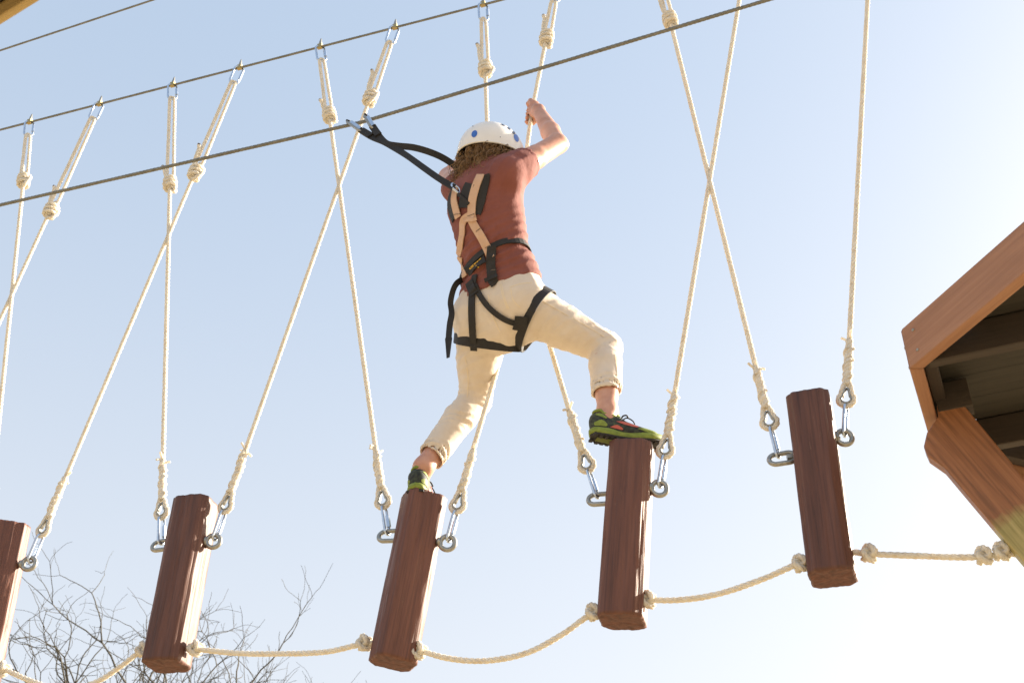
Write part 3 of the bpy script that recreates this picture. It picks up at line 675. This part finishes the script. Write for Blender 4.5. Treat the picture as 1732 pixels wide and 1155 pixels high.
hand(fb, gripR, gdR, J['wrR'], 1); hand(fb, gripL, gdL, J['wrL'], -1)
body, _ = surf(fb, 'body', 'skin', person, 2)
for sg in (-1, 1):
    m = MB(); c_ = headc+hf*.079+hr*.032*sg+hup*.008
    V = []; K = 10
    for i in range(1, K):
        for j in range(2*K): a = math.pi*i/K; b = math.pi*j/K; V.append(c_+.0115*(hup*math.cos(a)+math.sin(a)*(hr*math.cos(b)+hf*math.sin(b))))
    m.add(V, [(i*2*K+j, i*2*K+(j+1) % (2*K), (i+1)*2*K+(j+1) % (2*K), (i+1)*2*K+j) for i in range(K-2) for j in range(2*K)]); m.build('eye', 'eye', person)

# trousers
fp = Field(np.array([-.62, 3.1, 2.0])+[0, 0, CAM_Z], np.array([.52, 4.1, 3.2])+[0, 0, CAM_Z], .006)
fp.loft(spine[:4], rvs[:4], [.138, .168, .150, .128], [.092, .118, .106, .097], .02)
cuffs = {}
for s_ in 'RL':
    h, k, a = J['hip'+s_], J['kn'+s_], J['an'+s_]; sh_ = a-k
    back = nrm(-N-nrm(sh_)*(-N@nrm(sh_)))
    bt = h*.93+k*.07-N*.02
    fp.ell(h-N*.045-ZV*.01, (U, N, ZV), (.085, .075, .095), .04)
    fp.chain([bt, h*.5+k*.5, k], [.091, .079, .059], .045)
    end = .70 if s_ == 'R' else .85
    fp.chain([k, k+sh_*.3+back*.008, k+sh_*end], [.058, .057, .053 if s_ == 'R' else .049], .02)
    cuffs[s_] = (k+sh_*(end+.015), nrm(sh_))
for s_ in 'RL':
    p_, d_ = cuffs[s_]; tilt = nrm(d_+.25*N) if s_ == 'R' else nrm(d_-.1*N); fp.cutnear(p_, tilt, .13)
def folds(X): return 1.15*folds_(X)
def folds_(X):
    g = .0016*crease((X@nrm(U*.5+ZV*.8+N*.3))*110+7*vn(X, 5., 21.))*(vn(X, 6., 31.) > -.1)+.0022*vn(X, 9.)+.0016*vn(X, 22., 5.)
    for s_ in 'RL':
        k = J['kn'+s_]; sh_ = nrm(J['an'+s_]-k); th_ = nrm(k-J['hip'+s_]); d = np.linalg.norm(X-k, axis=1)
        w = np.exp(-(d/.085)**2); g = g+w*.0052*crease((X-k)@(sh_*.7+th_*.7)*230+4*vn(X, 12., 3.))
        q = (X-cuffs[s_][0])@sh_; g = g+.004*np.exp(-((q+.02)/.035)**2)*crease(q*260+5*vn(X, 14., 9.))
        h = J['hip'+s_]*.75+k*.25; d = np.linalg.norm(X-h-ZV*-.05, axis=1); g = g+.0038*np.exp(-(d/.13)**2)*crease((X-h)@(th_*.5-ZV*.6+U*.3)*190+3*vn(X, 9., 1.))
    return g
fp.disp(folds)
# hollow cuffs
for s_ in 'RL':
    p_, d_ = cuffs[s_]; a_ = p_-d_*.045; b_ = p_+d_*.03
    sl, X = fp.sub(np.minimum(a_, b_)-.09, np.maximum(a_, b_)+.09); t_ = (X-a_)@d_; rad = np.linalg.norm(X-a_-t_[..., None]*d_, axis=-1)
    hole_ = np.maximum(rad-(.0455 if s_ == 'R' else .0425), -t_); fp.d[sl] = np.maximum(fp.d[sl], -hole_)
trousers, bv_p = surf(fp, 'trousers', 'pants', person, 2)

# shirt
fs = Field(np.array([-.5, 3.0, 2.5])+[0, 0, CAM_Z], np.array([.42, 4.15, 3.6])+[0, 0, CAM_Z], .006)
fs.loft(spine[1:], rvs[1:], [.176, .158, .133, .145, .162, .138, .068], [.126, .114, .103, .115, .124, .095, .066], .02)
slv = {}
for s_ in 'RL':
    a, e = J['sh'+s_], J['el'+s_]; d_ = nrm(e-a); L_ = .10 if s_ == 'R' else .055
    fs.chain([a-d_*.03, a+d_*.04, a+d_*(L_+.03)], [.066, .064, .06], .045); slv[s_] = (a+d_*L_, d_)
hl, hrt, hb = P(779, 514, -.13), P(917, 470, -.14), P(845, 476, -.27)
hn = nrm(np.cross(hrt-hl, hb-hl)); hn = hn if hn[2] < 0 else -hn
fs.cut(hl, hn)
for s_ in 'RL': fs.cutnear(slv[s_][0], slv[s_][1], .12)
def sfolds(X): return 1.5*sfolds_(X)
def sfolds_(X):
    g = .0025*vn(X, 8., 2.)+.0015*vn(X, 20., 7.)
    w_ = P(842, 445, -.15); d = np.abs((X-w_)@nrm(spine[4]-spine[1]))
    g = g+.0042*np.exp(-(d/.13)**2)*crease((X-w_)@(nrm(spine[4]-spine[1])*.95-U*.35)*190+4*vn(X, 7., 4.))
    a = J['shR']; d = np.linalg.norm(X-a, axis=1); g = g+.0036*np.exp(-(d/.1)**2)*crease((X-a)@(U*.8-ZV*.5)*190+3*vn(X, 9., 8.))
    q = (X-hl)@hn; g = g+.005*np.exp(-(q/.04)**2)*vn(X, 16., 11.)
    return g
fs.disp(sfolds)
for s_ in 'RL':
    p_, d_ = slv[s_]; sl, X = fs.sub(p_-.1, p_+.1); t_ = (X-p_)@d_; rad = np.linalg.norm(X-p_-t_[..., None]*d_, axis=-1); fs.d[sl] = np.maximum(fs.d[sl], -np.maximum(rad-.0535, -t_-.03))
sl, X = fs.sub(fs.lo, fs.lo+fs.n*fs.h); t_ = (X-spine[-1])@upS; fs.d = np.maximum(fs.d, (t_-.012).astype(np.float32))
shirt, bv_s = surf(fs, 'shirt', 'shirt', person, 2)

# hair: dark mass plus curls
fh = Field(headc-.23, headc+.17, .0055)
fh.ell(headc-hf*.0-hup*.012, (hr, hf, hup), (.097, .113, .1), .01)
for q in range(5): fh.ell(headc-hf*(.078+.012*math.sin(q*2))-hup*(.09+.014*(q % 2))+hr*(-.07+.03*q), (hr, hf, hup), (.034, .036, .06), .02)
fh.disp(lambda X: .006*vn(X, 35.)+.004*vn(X, 70., 3.))
sl, X = fh.sub(fh.lo, fh.lo+fh.n*fh.h); fh.d = np.maximum(fh.d, np.maximum(((X-headc)@hf-.03), (X-headc)@hup-.05).astype(np.float32))
hair, _ = surf(fh, 'hair', 'hair', person, 1)
m = MB(); rg = random.Random(3)
for q in range(1500):
    a = rg.uniform(-1.9, 1.9); b = rg.uniform(-1.5, .3); a *= .62 if b < -.5 else 1.
    o = nrm(-hf*math.cos(a)+hr*math.sin(a)); st = headc-hf*.012+o*(.106+rg.uniform(-.006, .012))*math.cos(b*.45)+hup*(.115*math.sin(b)-.02)
    L_ = rg.uniform(.06, .115); ra = rg.uniform(.006, .015); tn = rg.uniform(1., 2.4); ph = rg.uniform(0, 6.28); dn = nrm(-hup*.75+o*rg.uniform(-.25, .3)+hr*rg.uniform(-.5, .5)); x_ = nrm(np.cross(dn, o)); y_ = np.cross(dn, x_)
    pts = [st+dn*L_*t+(x_*math.cos(ph+t*tn*6.28)+y_*math.sin(ph+t*tn*6.28))*ra for t in np.linspace(0, 1, 14)]
    r0 = rg.uniform(.0009, .0021); tube(m, pts, np.linspace(r0, r0*.4, 14), 3)
m.build('curls', 'hair', hair)['kind'] = 'stuff'

# shoes
def shoe(s_, heel, fdir, updir):
    """heel = ground point under the heel, fdir towards the toe"""
    f = nrm(fdir); r = nrm(np.cross(f, updir)); u_ = np.cross(r, f); L = .268; sg = 1 if s_ == 'R' else -1
    q = lambda x, y, z: heel+f*x*.99+r*y+u_*z
    t = MB(); outline = [(.0, 0), (.012, .024), (.04, .033), (.09, .031), (.13, .034), (.185, .046), (.225, .042), (.255, .026), (.268, .004), (.262, -.018), (.235, -.036), (.19, -.042), (.13, -.030), (.09, -.029), (.04, -.032), (.012, -.024)]
    ol = spline([(x, y*sg, 0) for x, y in outline+outline[:1]], 4)[:-1]
    def spring(x): return .002+.018*max(0, (x-.17)/.1)**1.7+.006*max(0, (.03-x)/.03)
    def slab(mb, rows):                            # rows: (z, scale)
        n = len(ol); V = []
        for z, s in rows:
            for x, y, _ in ol: V.append(q(.13+(x-.13)*s, y*s, z+spring(x)))
        F = [(j*n+i, j*n+(i+1) % n, (j+1)*n+(i+1) % n, (j+1)*n+i) for j in range(len(rows)-1) for i in range(n)]
        F += [tuple(range(n))[::-1], tuple((len(rows)-1)*n+i for i in range(n))]; mb.add(V, F)
    g = thing_part = bpy.data.objects.new('shoe', None); C.objects.link(g); g.parent = person; g.location = heel-ORG[person.name]; ORG[g.name] = heel; g.empty_display_size = .03
    m = MB(); slab(m, [(.006, .97), (.008, 1.02), (.02, 1.035), (.028, 1.0), (.03, .95)]); m.build('midsole', 'lime', g)
    m = MB(); slab(m, [(0, .96), (.001, .99), (.0065, 1.0), (.008, .97)]); m.build('outsole', 'sole', g)
    m = MB()
    rgx = random.Random(1)
    for i in range(13):
        for side in (-1, 1):
            x = .012+i*.0195; y = .021*side*(1 if x < .14 else 1.35); box(m, q(x, y, .0005+spring(x)), f, r, u_, .006, .009, .0035)
    m.build('tread', 'sole', g, smooth=False)['kind'] = 'stuff'
    m = MB(); pts = [q(x, y*sg, -.0015+spring(x)) for x, y in ((.022, -.012), (.022, .012), (.075, .014), (.1, .009), (.1, -.009), (.075, -.014))]
    m.add(pts+[p-u_*.002 for p in pts], [tuple(range(6))[::-1], tuple(range(6, 12))]+[(i, (i+1) % 6, 6+(i+1) % 6, 6+i) for i in range(6)]); m.build('heel_pad', 'solegreen', g, smooth=False)
    # upper
    F_ = Field(heel+f*.14-.21, heel+f*.14+.21, .0038)
    cs = [q(.035, 0, .045), q(.07, 0, .047), q(.12, .002*sg, .044), (q(.17, .003*sg, .038)), q(.215, .003*sg, .035), q(.245, .002*sg, .034)]
    F_.loft(cs, [r]*6, [.032, .033, .036, .043, .041, .028], [.043, .045, .0385, .028, .0225, .015], .01)
    F_.ell(q(.038, 0, .072), (f, r, u_), (.036, .031, .034), .015); F_.ell(q(.09, 0, .076), (f, r, u_), (.034, .028, .024), .015)
    ank = J['an'+s_]; F_.cut(q(.0, 0, .094), nrm(u_+f*.10))
    sl, X = F_.sub(F_.lo, F_.lo+F_.n*F_.h); w = X-q(.062, 0, .12); e_ = np.sqrt(((w@f)/.043)**2+((w@r)/.027)**2+((w@u_)/.055)**2); F_.d = np.maximum(F_.d, ((1-e_)*.025).astype(np.float32))
    F_.d = np.maximum(F_.d, (-(X-q(0, 0, .02))@u_).astype(np.float32))
    up, bvu = surf(F_, 'upper', 'shoe', g, 2)
    def patch(name, mt, P3, off=.0016):              # overlay on the upper: P3 outline as (x, z) on one side
        for side in (-1, 1):
            mm = MB(); n = len(P3); ring = []
            cx = sum(p[0] for p in P3)/n; cz = sum(p[1] for p in P3)/n
            V = []; K = 5
            for s in np.linspace(0, 1, K):
                for x, z in spline([(a, b, 0) for a, b in P3+P3[:1]], 3)[:-1, :2]:
                    o = q(cx+(x-cx)*s, .12*side, cz+(z-cz)*s); h_ = bvu.ray_cast(Vector(o), Vector(-r*side), .2)
                    V.append((np.array(h_[0])+r*side*off) if h_[0] is not None else q(cx+(x-cx)*s, .03*side, cz+(z-cz)*s))
            nn_ = 3*n; mm.add(V, [(j*nn_+i, j*nn_+(i+1) % nn_, (j+1)*nn_+(i+1) % nn_, (j+1)*nn_+i) for j in range(K-1) for i in range(nn_)]); mm.build(name, mt, up)
    patch('heel_overlay', 'lime', [(.008, .05), (.03, .058), (.05, .046), (.045, .036), (.012, .038)])
    patch('side_flash', 'coral', [(.082, .062), (.12, .066), (.16, .052), (.15, .046), (.11, .053)])
    patch('low_flash', 'coral', [(.06, .036), (.085, .047), (.105, .036), (.1, .031)])
    patch('toe_overlay', 'lime', [(.155, .04), (.185, .05), (.22, .044), (.235, .033), (.2, .031)])
    patch('collar_overlay', 'lime', [(.012, .082), (.03, .086), (.05, .072), (.045, .066), (.02, .074)])
    # laces and tongue
    m = MB(); tube(m, spline([q(.1, 0, .086), q(.092, 0, .102), q(.088, 0, .112)], 4), [.017, .018, .018, .018, .017, .015, .014, .013, .012], 8); m.build('tongue', 'lime', up)
    m = MB()
    for i in range(5):
        x = .104+.018*i; z = .084-.0095*i
        tube(m, spline([q(x, -.02, z-.012), q(x+.004, -.006, z+.003), q(x+.004, .006, z+.003), q(x, .02, z-.012)], 4), .0028, 5)
    for side in (-1, 1):
        tube(m, spline([q(.115, 0, .086), q(.118, .012*side, .1), q(.128, .022*side, .1), q(.13, .03*side, .085)], 5), .0028, 5)
        tube(m, spline([q(.115, 0, .086), q(.13, .016*side, .094), q(.145, .028*side, .08), q(.15, .036*side, .062)], 5), .0024, 5)
    m.build('laces', 'sole', up)['kind'] = 'stuff'
    m = MB(); rim = []
    for a in np.linspace(0, 2*np.pi, 28, endpoint=False):
        x = .062+.044*math.cos(a); y = .0265*math.sin(a); rim.append(q(x, y, .094-.1*(x)+.012*(math.cos(a) < -.6)))
    tube(m, rim, .0058, 7, closed=True); m.build('collar', 'lime', up)
for s_ in 'RL': shoe(s_, HEEL[s_][0], HEEL[s_][1], ZV)

# ------------------------------------------------------------------ helmet
hc = headc+hup*.022+hf*.004
helmet = thing('climbing_helmet', hc, 'white climbing helmet with blue oval stickers worn by the climber', 'helmet')
def dome(a, b, c, z0, rows=22, cols=56, flare=0.):
    V = []
    for i in range(rows+1):
        ph = (math.pi/2)*(i/rows)**.9
        for j in range(cols):
            th = 2*math.pi*j/cols; rr = math.sin(ph)**.86; zz = math.cos(ph)
            low = .010*math.cos(th-math.pi/2)*(ph/(math.pi/2))**4      # brim a touch higher at the back
            x = hr*math.cos(th)*a*rr*(1+flare*(ph/1.57)**8)+hf*math.sin(th)*b*rr*(1+flare*(ph/1.57)**8)
            V.append(hc+x+hup*(z0+c*zz-low-.018*(ph/(math.pi/2))**6*math.cos(2*th)**2*0))
    F = [(i*cols+j, (i+1)*cols+j, (i+1)*cols+(j+1) % cols, i*cols+(j+1) % cols) for i in range(rows) for j in range(cols)]
    return np.array(V), F, cols
V1, F1, nc = dome(.118, .140, .143, -.016, flare=.015); V2, F2, _ = dome(.110, .132, .134, -.016)
m = MB(); m.add(V1, F1); m.build('shell', 'helmet', helmet)
bv_h = BVHTree.FromPolygons([Vector(v) for v in V1], F1)
m = MB(); m.add(V2, [f[::-1] for f in F2]); e1, e2 = V1[-nc:], V2[-nc:]; m.build('liner', 'sole', helmet)
m = MB(); tube(m, (e1*.75+e2*.25), .0042, 6, closed=True); m.build('brim_edge', 'helmet', helmet)
m = MB(); m.add(np.concatenate([e1*.6+e2*.4, e2]), [(i, (i+1) % nc, nc+(i+1) % nc, nc+i) for i in range(nc)]); m.build('rim_underside', 'sole', helmet)
def cam_hit(px, py, trees):
    d = Vector(nrm(ray(px, py))); best = None
    for b in trees:
        h_ = b.ray_cast(Vector(CAMP), d, 30)
        if h_[0] is not None and (best is None or h_[3] < best[3]): best = h_
    if best is None: return None
    n_ = np.array(best[1]); n_ = -n_ if n_@np.array(d) > 0 else n_
    return np.array(best[0]), n_
def sticker(cx, cy, rx, ry, rot, mt, trees, parent, name, sides=20, off=.0012):
    V = []; K = 4; cr, sr = math.cos(math.radians(rot)), math.sin(math.radians(rot))
    c0 = cam_hit(cx, cy, trees)
    for s in np.linspace(0, 1, K):
        for j in range(sides):
            a = 2*math.pi*j/sides; x, y = math.cos(a)*rx*s, math.sin(a)*ry*s; h_ = cam_hit(cx+x*cr-y*sr, cy+x*sr+y*cr, trees) or c0
            if h_ is None: b_ = trees[0].find_nearest(Vector(P(cx+x*cr-y*sr, cy+x*sr+y*cr, -.3))); h_ = (np.array(b_[0]), nrm(np.array(b_[0])-hc))
            V.append(h_[0]+h_[1]*off)
    m = MB(); m.add(V, [(j*sides+i, j*sides+(i+1) % sides, (j+1)*sides+(i+1) % sides, (j+1)*sides+i) for j in range(K-1) for i in range(sides)]); return m.build(name, mt, parent)
sticker(802.5, 227, 4.6, 6.3, 25, 'blue', [bv_h], helmet, 'round_sticker')
sticker(873, 234, 3.6, 7, -22, 'blue', [bv_h], helmet, 'oval_sticker')
sticker(868.5, 225, 2.0, 2.8, -30, 'navy', [bv_h], helmet, 'printed_mark')
sticker(861, 218, 3.6, 1.3, 42, 'navy', [bv_h], helmet, 'printed_mark')
sticker(851, 212, 3.6, .9, 28, 'navy', [bv_h], helmet, 'printed_mark')
for (x, y) in ((800, 214), (846, 232.5)): sticker(x, y, .9, .7, 0, 'navy', [bv_h], helmet, 'rivet', 8)
for sg in (-1, 1):
    for st in (-.035, .03):
        pts = spline([hc+hr*.104*sg+hf*st-hup*.0, headc+hr*.092*sg+hf*st*.8-hup*.03, headc+hr*.074*sg+hf*.012-hup*.085, headc+hr*.03*sg+hf*.05-hup*.122, headc+hf*.06-hup*.124], 5)
        m = MB(); T_, X_, Y_ = frames(pts); tube(m, pts, .0042, 6); m.build('chin_strap', 'black', helmet)

# ------------------------------------------------------------------ harness
harness = thing('climbing_harness', spine[2], "full-body harness with tan shoulder straps and black leg loops on the climber's back", 'harness')
def ribbon(mb, pts, nor, w, th=.003, closed=False):
    pts = np.asarray(pts); n = len(pts); T_ = np.gradient(pts, axis=0) if not closed else np.roll(pts, -1, 0)-np.roll(pts, 1, 0)
    T_ /= np.linalg.norm(T_, axis=1)[:, None]+1e-9; nor = np.asarray(nor); nor = nor-T_*(nor*T_).sum(1)[:, None]; nor /= np.linalg.norm(nor, axis=1)[:, None]+1e-9
    S = np.cross(T_, nor); w = np.broadcast_to(np.asarray(w, float), (n,))[:, None]
    prof = [(-1, 0), (-.96, 1), (.96, 1), (1, 0), (.96, -.6), (-.96, -.6)]
    V = np.stack([pts+S*w/2*a+nor*th*b for a, b in prof], 1).reshape(-1, 3); k = len(prof)
    F = [(i*k+q, i*k+(q+1) % k, ((i+1) % n)*k+(q+1) % k, ((i+1) % n)*k+q) for i in range(n if closed else n-1) for q in range(k)]
    if not closed: F += [tuple(range(k)), tuple((n-1)*k+q for q in range(k))[::-1]]
    mb.add(V, F)
def smooth_pts(a, it=3, closed=False):
    a = np.array(a, float)
    for _ in range(it):
        b = (np.roll(a, 1, 0)+np.roll(a, -1, 0)+2*a)/4
        if not closed: b[0], b[-1] = a[0], a[-1]
        a = b
    return a
def strap(px, w, m_, off, name, trees=None, parent=None, n=7, th=.0028):
    trees = trees or [bv_s, bv_p]; P_, N_ = [], []
    for q in spline([(x, y, 0) for x, y in px], n):
        h_ = cam_hit(q[0], q[1], trees)
        if h_ is None:                                 # past the outline: wrap onto the nearest cloth
            b_ = min((t.find_nearest(Vector(P(q[0], q[1], -.15))) for t in trees), key=lambda z: z[3]); h_ = (np.array(b_[0]), np.array(b_[1]))
        P_.append(h_[0]); N_.append(h_[1])
    N_ = smooth_pts(N_, 6); P_ = smooth_pts(P_, 3); N_ /= np.linalg.norm(N_, axis=1)[:, None]
    m = MB(); ribbon(m, P_+N_*off, N_, w, th); return m.build(name, m_, parent or harness, smooth=False)
def loop(c, nn, tree, w, m_, off, name, n=48):
    nn = nrm(nn); a = nrm(np.cross(nn, [.3, .2, .9])); b = np.cross(nn, a); P_, N_ = [], []
    for t in np.arange(n)*2*np.pi/n:
        d = a*math.cos(t)+b*math.sin(t); h_ = tree.ray_cast(Vector(c), Vector(d), .4)
        if h_[0] is None: continue
        P_.append(np.array(h_[0])); N_.append(d)
    P_ = smooth_pts(P_, 3, True); m = MB(); ribbon(m, P_+np.array(N_)*off, N_, w, .003, True); return m.build(name, m_, harness, smooth=False)
def hit(x, y): return cam_hit(x, y, [bv_s, bv_p])[0]
# waist belt, leg loops
w0, w1, w2 = hit(789, 467), hit(842, 424), hit(888, 420); wn_ = np.cross(w1-w0, w2-w0)
loop((w0+w2)/2*.5+spine[3]*.5+N*.02, wn_, bv_s, .024, 'black', .004, 'waist_belt')
ln_ = np.cross(P(862, 574)-P(778, 562), N+.75*ZV); lc = J['hipL']*.75+J['knL']*.25
loop(lc, ln_, bv_p, .044, 'black', .004, 'leg_loop')
rcn = np.cross(P(930, 480, -.1)-P(884, 548, -.1), N+.45*ZV-.1*U); rcc = J['hipR']*.80+J['knR']*.20
loop(rcc, rcn, bv_p, .044, 'black', .004, 'leg_loop')
strap([(806, 466), (801, 490), (799, 530), (801, 565), (803, 591)], .026, 'black', .008, 'riser_strap')
strap([(806, 484), (815, 503), (833, 524), (856, 540), (880, 548)], .021, 'black', .0075, 'riser_strap')
strap([(882, 534), (880, 546), (876, 556)], .045, 'black', .010, 'loop_tab')
strap([(797, 480), (801, 490), (806, 500)], .035, 'black', .011, 'strap_keeper')
# pads under the shoulder straps, yoke
strap([(822, 297), (817, 315), (812, 340), (806, 363)], .046, 'black', .004, 'shoulder_pad')
strap([(772, 319), (764, 335), (763, 352), (770, 370)], .044, 'black', .004, 'shoulder_pad')
strap([(797, 312), (789, 330), (786, 352)], .05, 'black', .006, 'yoke_plate')
strap([(815, 298), (807, 316), (801, 340), (800, 360), (798, 374)], .034, 'tan', .009, 'shoulder_strap')
strap([(773, 322), (771, 338), (774, 354), (778, 368)], .034, 'tan', .009, 'shoulder_strap')
strap([(806, 362), (793, 367), (785, 375), (784, 395), (780, 418), (778, 432)], .03, 'tan', .0065, 'back_strap')
strap([(779, 436), (783, 452), (788, 468)], .026, 'tan', .005, 'back_strap')
strap([(797, 368), (805, 384), (816, 402), (825, 420), (832, 436)], .033, 'tan', .0065, 'back_strap')
strap([(789, 374), (800, 373), (809, 371)], .012, 'tan', .0125, 'strap_fold', n=5)
strap([(834, 419), (832, 440), (833, 462), (834, 480)], .036, 'black', .010, 'adjuster_tail')
strap([(822, 476), (833, 473), (844, 469)], .014, 'black', .014, 'buckle', n=5)
for q_ in ([(772, 364), (783, 362)], [(794, 366), (806, 364)], [(808, 392), (816, 386)], [(823, 420), (831, 415)], [(797, 584), (807, 583)], [(826, 462), (840, 459)]):
    strap([q_[0], tuple(np.mean(q_, axis=0)), q_[1]], .0024, 'stitchd', .0128, 'bar_tack', n=3, th=.0006)
patch_ = strap([(793, 460), (808, 450), (823, 439)], .036, 'black', .0085, 'name_patch')
for i, (x, y, L_, an) in enumerate(((798, 453, 3, -60), (801, 450.5, 3.4, -40), (804, 449.5, 3, -70), (806.5, 447, 3.4, -35), (809, 446, 3.4, -75), (811.5, 444, 3.2, -50), (814, 441.5, 3.6, -80), (816, 440, 2.6, -35), (801, 456, 3, -33), (805, 453.5, 3.2, -33), (810, 450.5, 3.2, -33))):
    a = math.radians(an); dx, dy = math.cos(a)*L_/2*(1 if i < 8 else 1), math.sin(a)*L_/2
    strap([(x-dx, y-dy), (x, y), (x+dx, y+dy)], 0.0034, 'yellow', .0122, 'yellow_lettering', parent=patch_, n=3, th=.0005)
strap([(779, 330), (789, 338), (796, 346)], .012, 'black', .013, 'dorsal_web')
for q_ in ([(846, 481), (850, 500), (858, 522)], [(848.5, 480.5), (852.5, 500), (860.5, 522)], [(826, 500), (832, 530), (846, 562)], [(862, 486), (880, 480), (900, 478)], [(864, 488), (868, 508), (880, 520)], [(790, 520), (806, 514), (822, 508)], [(792, 522), (796, 545), (808, 556)], [(905, 502), (950, 528), (1000, 556), (1022, 570)], [(1040, 600), (1044, 630), (1042, 655)], [(786, 600), (792, 640), (790, 672)]): strap(q_, .0028, 'stitch', .0008, 'seam', trees=[bv_p], parent=trousers, th=.0007)
m = MB(); tl_ = spline([P(781, 473, -.20), P(772, 480, -.22), P(766, 492, -.22), P(762, 512, -.21), P(764, 530, -.21), P(761, 548, -.21), P(759, 570, -.21), P(758.5, 588, -.21), P(758, 605, -.21)], 6)
tn = np.array([nrm(-N*math.cos(t)+U*math.sin(t)) for t in np.linspace(1.3, -.2, len(tl_))]); ribbon(m, tl_, tn, np.r_[np.full(len(tl_)-12, .022), np.linspace(.026, .012, 12)], .0018); m.build('loose_tail', 'black', harness, smooth=False)

# ------------------------------------------------------------------ lanyard
la = P(768, 316, -.385)
lan = thing('lanyard', la, 'black webbing lanyard with two steel hooks clipped on the safety cable', 'lanyard')
def free_strap(px, w, name, roll):
    pts = spline([P(*q) for q in px], 8); t = np.linspace(0, 1, len(pts)); nn = np.array([nrm(-N*math.cos(a)+ZV*math.sin(a)) for a in np.interp(t, np.linspace(0, 1, len(roll)), roll)])
    m = MB(); ribbon(m, pts, nn, w, .003); m.build(name, 'black', lan, smooth=False)
    m = MB(); k = len(pts)//7; ribbon(m, pts[:k]+nn[:k]*.005, nn[:k], w*1.12, .0045); m.build('stitched_end', 'black', lan, smooth=False)
free_strap([(611, 222, -.37), (630, 233, -.375), (650, 241, -.38), (668, 251, -.385), (690, 265, -.39), (715, 283, -.395), (742, 302, -.395), (767, 317, -.385)], .027, 'webbing_leg', [.5, .2, .1, .5, .4, .2])
free_strap([(631, 216, -.37), (641, 230, -.375), (654, 243, -.385), (672, 247, -.385), (700, 250, -.37), (728, 258, -.34), (752, 269, -.30), (776, 286, -.26), (786, 300, -.25)], .026, 'webbing_leg', [.2, .1, -.3, -.4, -.4, -.2, .0])
for (a, b) in (((590, 208), (613, 224)), ((620, 198), (633, 219))):
    p0, p1 = P(*a, -.36), P(*b, -.37); d_ = nrm(p1-p0); s_ = nrm(np.cross(d_, N)); L_ = np.linalg.norm(p1-p0)
    m = MB(); c_ = (p0+p1)/2; tube(m, oval(c_, d_, nrm(N*.9+s_*.4), L_/2, .017), .0058, 8, closed=True); hk = m.build('snap_hook', 'steel', lan)
    m = MB(); box(m, p0+d_*L_*.55-N*.012, d_, s_, N, L_*.36, .0115, .004, .002); m.build('gate', 'zinc', hk, smooth=False)
    m = MB(); tube(m, [p0-d_*.008-N*.01, p0+d_*.012-N*.01], [.005, .008], 8); m.build('gate_lever', 'sole', hk)
m = MB(); tube(m, oval(P(771, 319, -.375), nrm(P(780, 326, -.36)-P(768, 316, -.38)), ZV, .02, .012), .0045, 8, closed=True); m.build('end_link', 'zinc', lan)

# ------------------------------------------------------------------ bare trees beyond
def tree(az, dist, top, h, seed, label, fork=.5, spread=.5):
    rg = random.Random(seed); base = np.array([math.sin(az)*dist, math.cos(az)*dist, -.1])
    t = thing('bare_tree', base, label, 'tree', 'bare winter trees beyond the course')
    trunk, crown = MB(), MB(); cnt = [0]
    def rv(): return np.array([rg.gauss(0, 1), rg.gauss(0, 1), rg.gauss(0, 1)])
    def grow(mb, p, d, L, r, dep):
        n = max(4, int(L/.2)) if dep < 3 else 6; pts = [p]; dd = d; cnt[0] += 1
        for i in range(n):
            dd = nrm(dd+rv()*(.1 if dep < 2 else .17)+ZV*(.05 if dep < 3 else 0.)); pts.append(pts[-1]+dd*L/n)
        rs = np.linspace(r, max(r*.68, .004), n+1); tube(mb, pts, rs, 8 if dep == 0 else (5 if dep < 3 else 3), caps=False)
        if dep >= 6 or r < .006: return
        kids = 3 if dep < 2 else rg.choice((2, 2, 3))
        ax1 = nrm(np.cross(dd, rv()))
        for q in range(kids):                         # at the tip
            a = q*2*math.pi/kids+rg.uniform(-.5, .5); ax2 = np.cross(dd, ax1); sp = rg.uniform(.35, .8)*(spread/.5)*(1. if dep < 3 else 1.35)
            grow(crown, pts[-1], nrm(dd+(ax1*math.cos(a)+ax2*math.sin(a))*sp), L*rg.uniform(.58, .82), rs[-1]*rg.uniform(.7, .88), dep+1)
        for i in range(1, n):                         # side shoots
            if rg.random() < (.32 if dep else .0):
                a = rg.uniform(0, 6.28); ax2 = np.cross(dd, ax1); o = ax1*math.cos(a)+ax2*math.sin(a)
                grow(crown, pts[i], nrm(dd*.6+o*.8+ZV*.2), L*rg.uniform(.3, .5), rs[i]*.5, dep+2)
    grow(trunk, base, nrm(ZV+.02*rv()), h*fork, h*.018, 0)
    k = top/max((v[:, 2].max()-base[2]) for v in crown.v)               # bring the tree to its measured height
    for mbx in (trunk, crown): mbx.v = [base+(v-base)*k for v in mbx.v]
    trunk.build('trunk', 'bark', t); crown.build('crown', 'bark', t)
tree(math.radians(-21.3), 27, 13.7, 13.9, 4, 'bare leafless tree with a narrow crown standing nearest the end of the log row', .32, .36)
tree(math.radians(-16.6), 29, 13.6, 13.9, 8, 'bare leafless tree standing between the other two bare trees', .32, .36)
tree(math.radians(-12.8), 26, 12.7, 13.4, 15, 'bare leafless tree with wide spreading limbs behind the first empty log', .32, .42)
